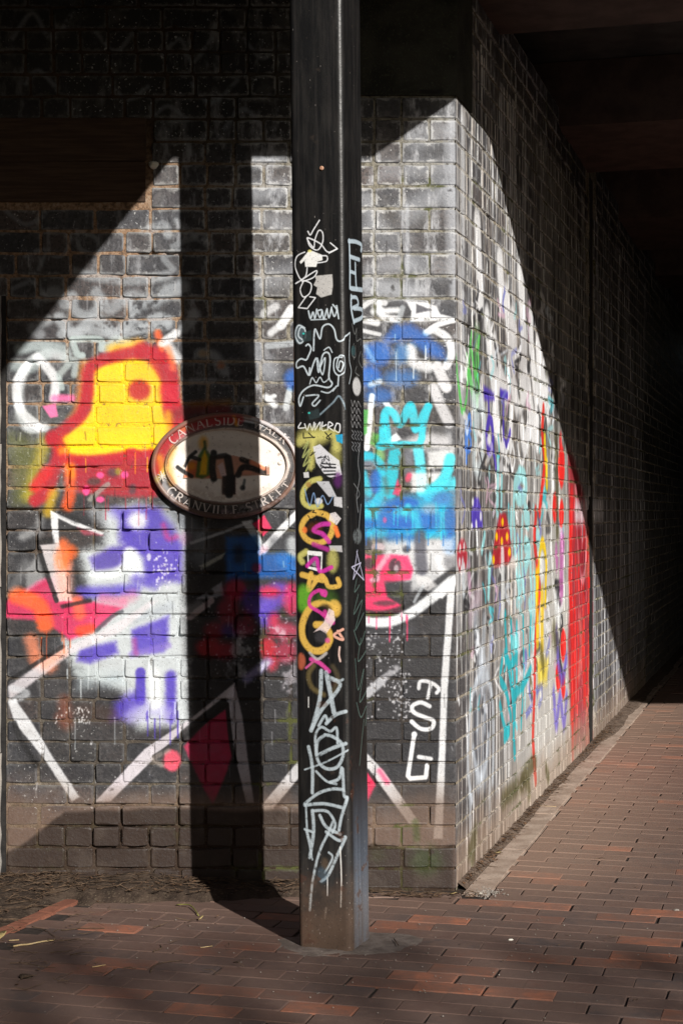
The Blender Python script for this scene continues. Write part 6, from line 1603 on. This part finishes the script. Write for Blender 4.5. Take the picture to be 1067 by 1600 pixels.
twig('straw', [(14, 1471), (30, 1470)], .0022, .0018, M_STRAW, 'short pale straw just behind the bright straw at lower left', 'straw')
twig('straw', [(144, 1513), (165, 1509)], .0016, .0014, M_STRAW, 'thin white straw alone on the pavers left of centre', 'straw')
twig('straw', [(313, 1482), (332, 1480)], .0014, .0012, M_STRAW, 'thin pale straw on the pavers nearest the left side of the post', 'straw')
twig('twig', [(96, 1455), (130, 1452), (164, 1452)], .0022, .0014, M_TWIG, 'dark twig lying flat on pavers in front of the earth bed', 'twig')
twig('twig', [(50, 1450), (70, 1455), (86, 1466)], .0020, .0012, M_TWIG, 'bent dark twig beside the red edging', 'twig')
twig('green_stalk', [(275, 1416), (296, 1419), (310, 1432)], .0022, .0028, M_GREENTWIG, 'curved greenish stalk lying on the pavers', 'stalk', lift=.008)
twig('twig', [(235, 1520), (245, 1508), (285, 1502)], .0022, .0012, M_TWIG, 'forked looking twig on the pavers below the green stalk', 'twig')
twig('twig', [(166, 1377.5), (200, 1377), (240, 1379), (285, 1380), (330, 1384)], .0040, .0024, M_TWIG, 'longest pale stick lying along the wall foot', 'stick', z=.045)
twig('twig', [(30, 1388), (80, 1380), (130, 1372), (170, 1364)], .0034, .0018, M_TWIG, 'grey stick slanting up across the earth bed at far left', 'stick', z=.040, lift=.03)
twig('twig', [(190, 1390), (230, 1386), (280, 1381), (318, 1383)], .0028, .0016, M_TWIG, 'thin stick lying just in front of the longest pale stick', 'stick', z=.035)
twig('twig', [(130, 1393), (170, 1390), (205, 1392)], .0024, .0014, M_TWIG, 'short twig at the tip of the red edging', 'twig', z=.028)
twig('straw', [(275, 1372), (288, 1360)], .0016, .0012, M_STRAW, 'upright dry stalk leaning on the wall foot beside the post shadow', 'stalk', z=.045, lift=.02)
twig('twig', [(576, 1393), (620, 1395), (660, 1398), (705, 1398)], .0034, .0020, M_TWIG, 'long bark-brown stick lying along the clay kerb right of the post', 'stick', z=.006)
twig('twig', [(600, 1400), (650, 1402), (690, 1403)], .0026, .0014, M_TWIG, 'thin stick just in front of the long stick by the clay kerb', 'stick', z=.005)
twig('straw', [(840, 1261), (868, 1262)], .0040, .0032, M_STRAW, 'pale straw lying on the sunlit paving beside the side wall', 'straw')
twig('string', [(350, 1399), (400, 1400), (440, 1399), (465, 1396)], .0018, .0018, M_LINE, 'thin white string lying on the ground left of the post', 'string', z=.006)
twig('twig', [(240, 1488), (252, 1483), (250, 1478)], .0020, .0012, M_TWIG, 'hooked little twig on the pavers, left of centre', 'twig')
twig('twig', [(615, 1472), (622, 1482)], .0022, .0014, M_TWIG, 'tiny dark twig on the cement beside the post foot', 'twig', z=.010)
def leaf(px, py, size, z, mat, label, yaw, curl=1.2, tilt=.1, name='leaf'):
    x, y = ground_pt(px, py)
    v, f = leaf_vf((0, 0, 0), size, yaw, tilt, curl)
    v2 = v + [(a, b, c - .0012) for a, b, c in v]; n = len(v)
    f2 = f + [tuple(reversed([i + n for i in q])) for q in f] + [(i, (i + 1) % 6, n + (i + 1) % 6, n + i) for i in range(6)]
    o = mesh_obj(name, v2, f2, mat, None, True, loc=(x, y, z)); tag(o, label, 'leaf'); return o
leaf(238, 1386, .021, .052, M_ORANGE, 'bright orange curled leaf on the litter against the wall foot', .2, 1.6, .15)
leaf(4, 1466, .026, .010, M_PALELEAF, 'pale yellow curled leaf at the left edge by the red edging', 1.3, 1.5, .3)
leaf(708, 1399, .016, .008, M_PALELEAF, 'pale tan leaf lying by the stick end near the brick corner', .4, 1.1)
leaf(654, 1385, .016, .012, M_LEAF, 'brown leaf standing against the wall right of the post', 1.0, 1.4, .7)
leaf(314, 1440, .012, .014, M_PALELEAF, 'small yellow leaf at the tip of the green stalk', .8, 1.4, .5)
leaf(776, 1336, .018, .010, M_PALELEAF, 'white-tan leaf in the gutter near the brick corner', .3, 1.0)
def clod(px, py, s, label, mat, seed, z=.0):
    rr = random.Random(seed); x, y = ground_pt(px, py)
    bm = bmesh.new(); bmesh.ops.create_icosphere(bm, subdivisions=2, radius=1)
    for p in bm.verts: p.co = Vector((p.co.x * s * 1.5, p.co.y * s, p.co.z * s * .55)) * rr.uniform(.75, 1.15)
    me = bpy.data.meshes.new('stone'); bm.to_mesh(me); bm.free(); me.materials.append(mat)
    o = bpy.data.objects.new('stone', me); o.location = (x, y, z + s * .3); link(o); tag(o, label, 'stone'); return o
clod(40, 1528, .016, 'dark clod of earth on the pavers at lower left', M_EARTH, 5)
clod(797, 1469, .006, 'tiny white stone on the paving right of the post', M_CHALK, 6)
clod(750, 1397, .007, 'white pebble in the grit at the kerb corner', M_CHALK, 7)
clod(1055, 1423, .008, 'small pale stone on the paving at the right edge', M_STONE, 8)
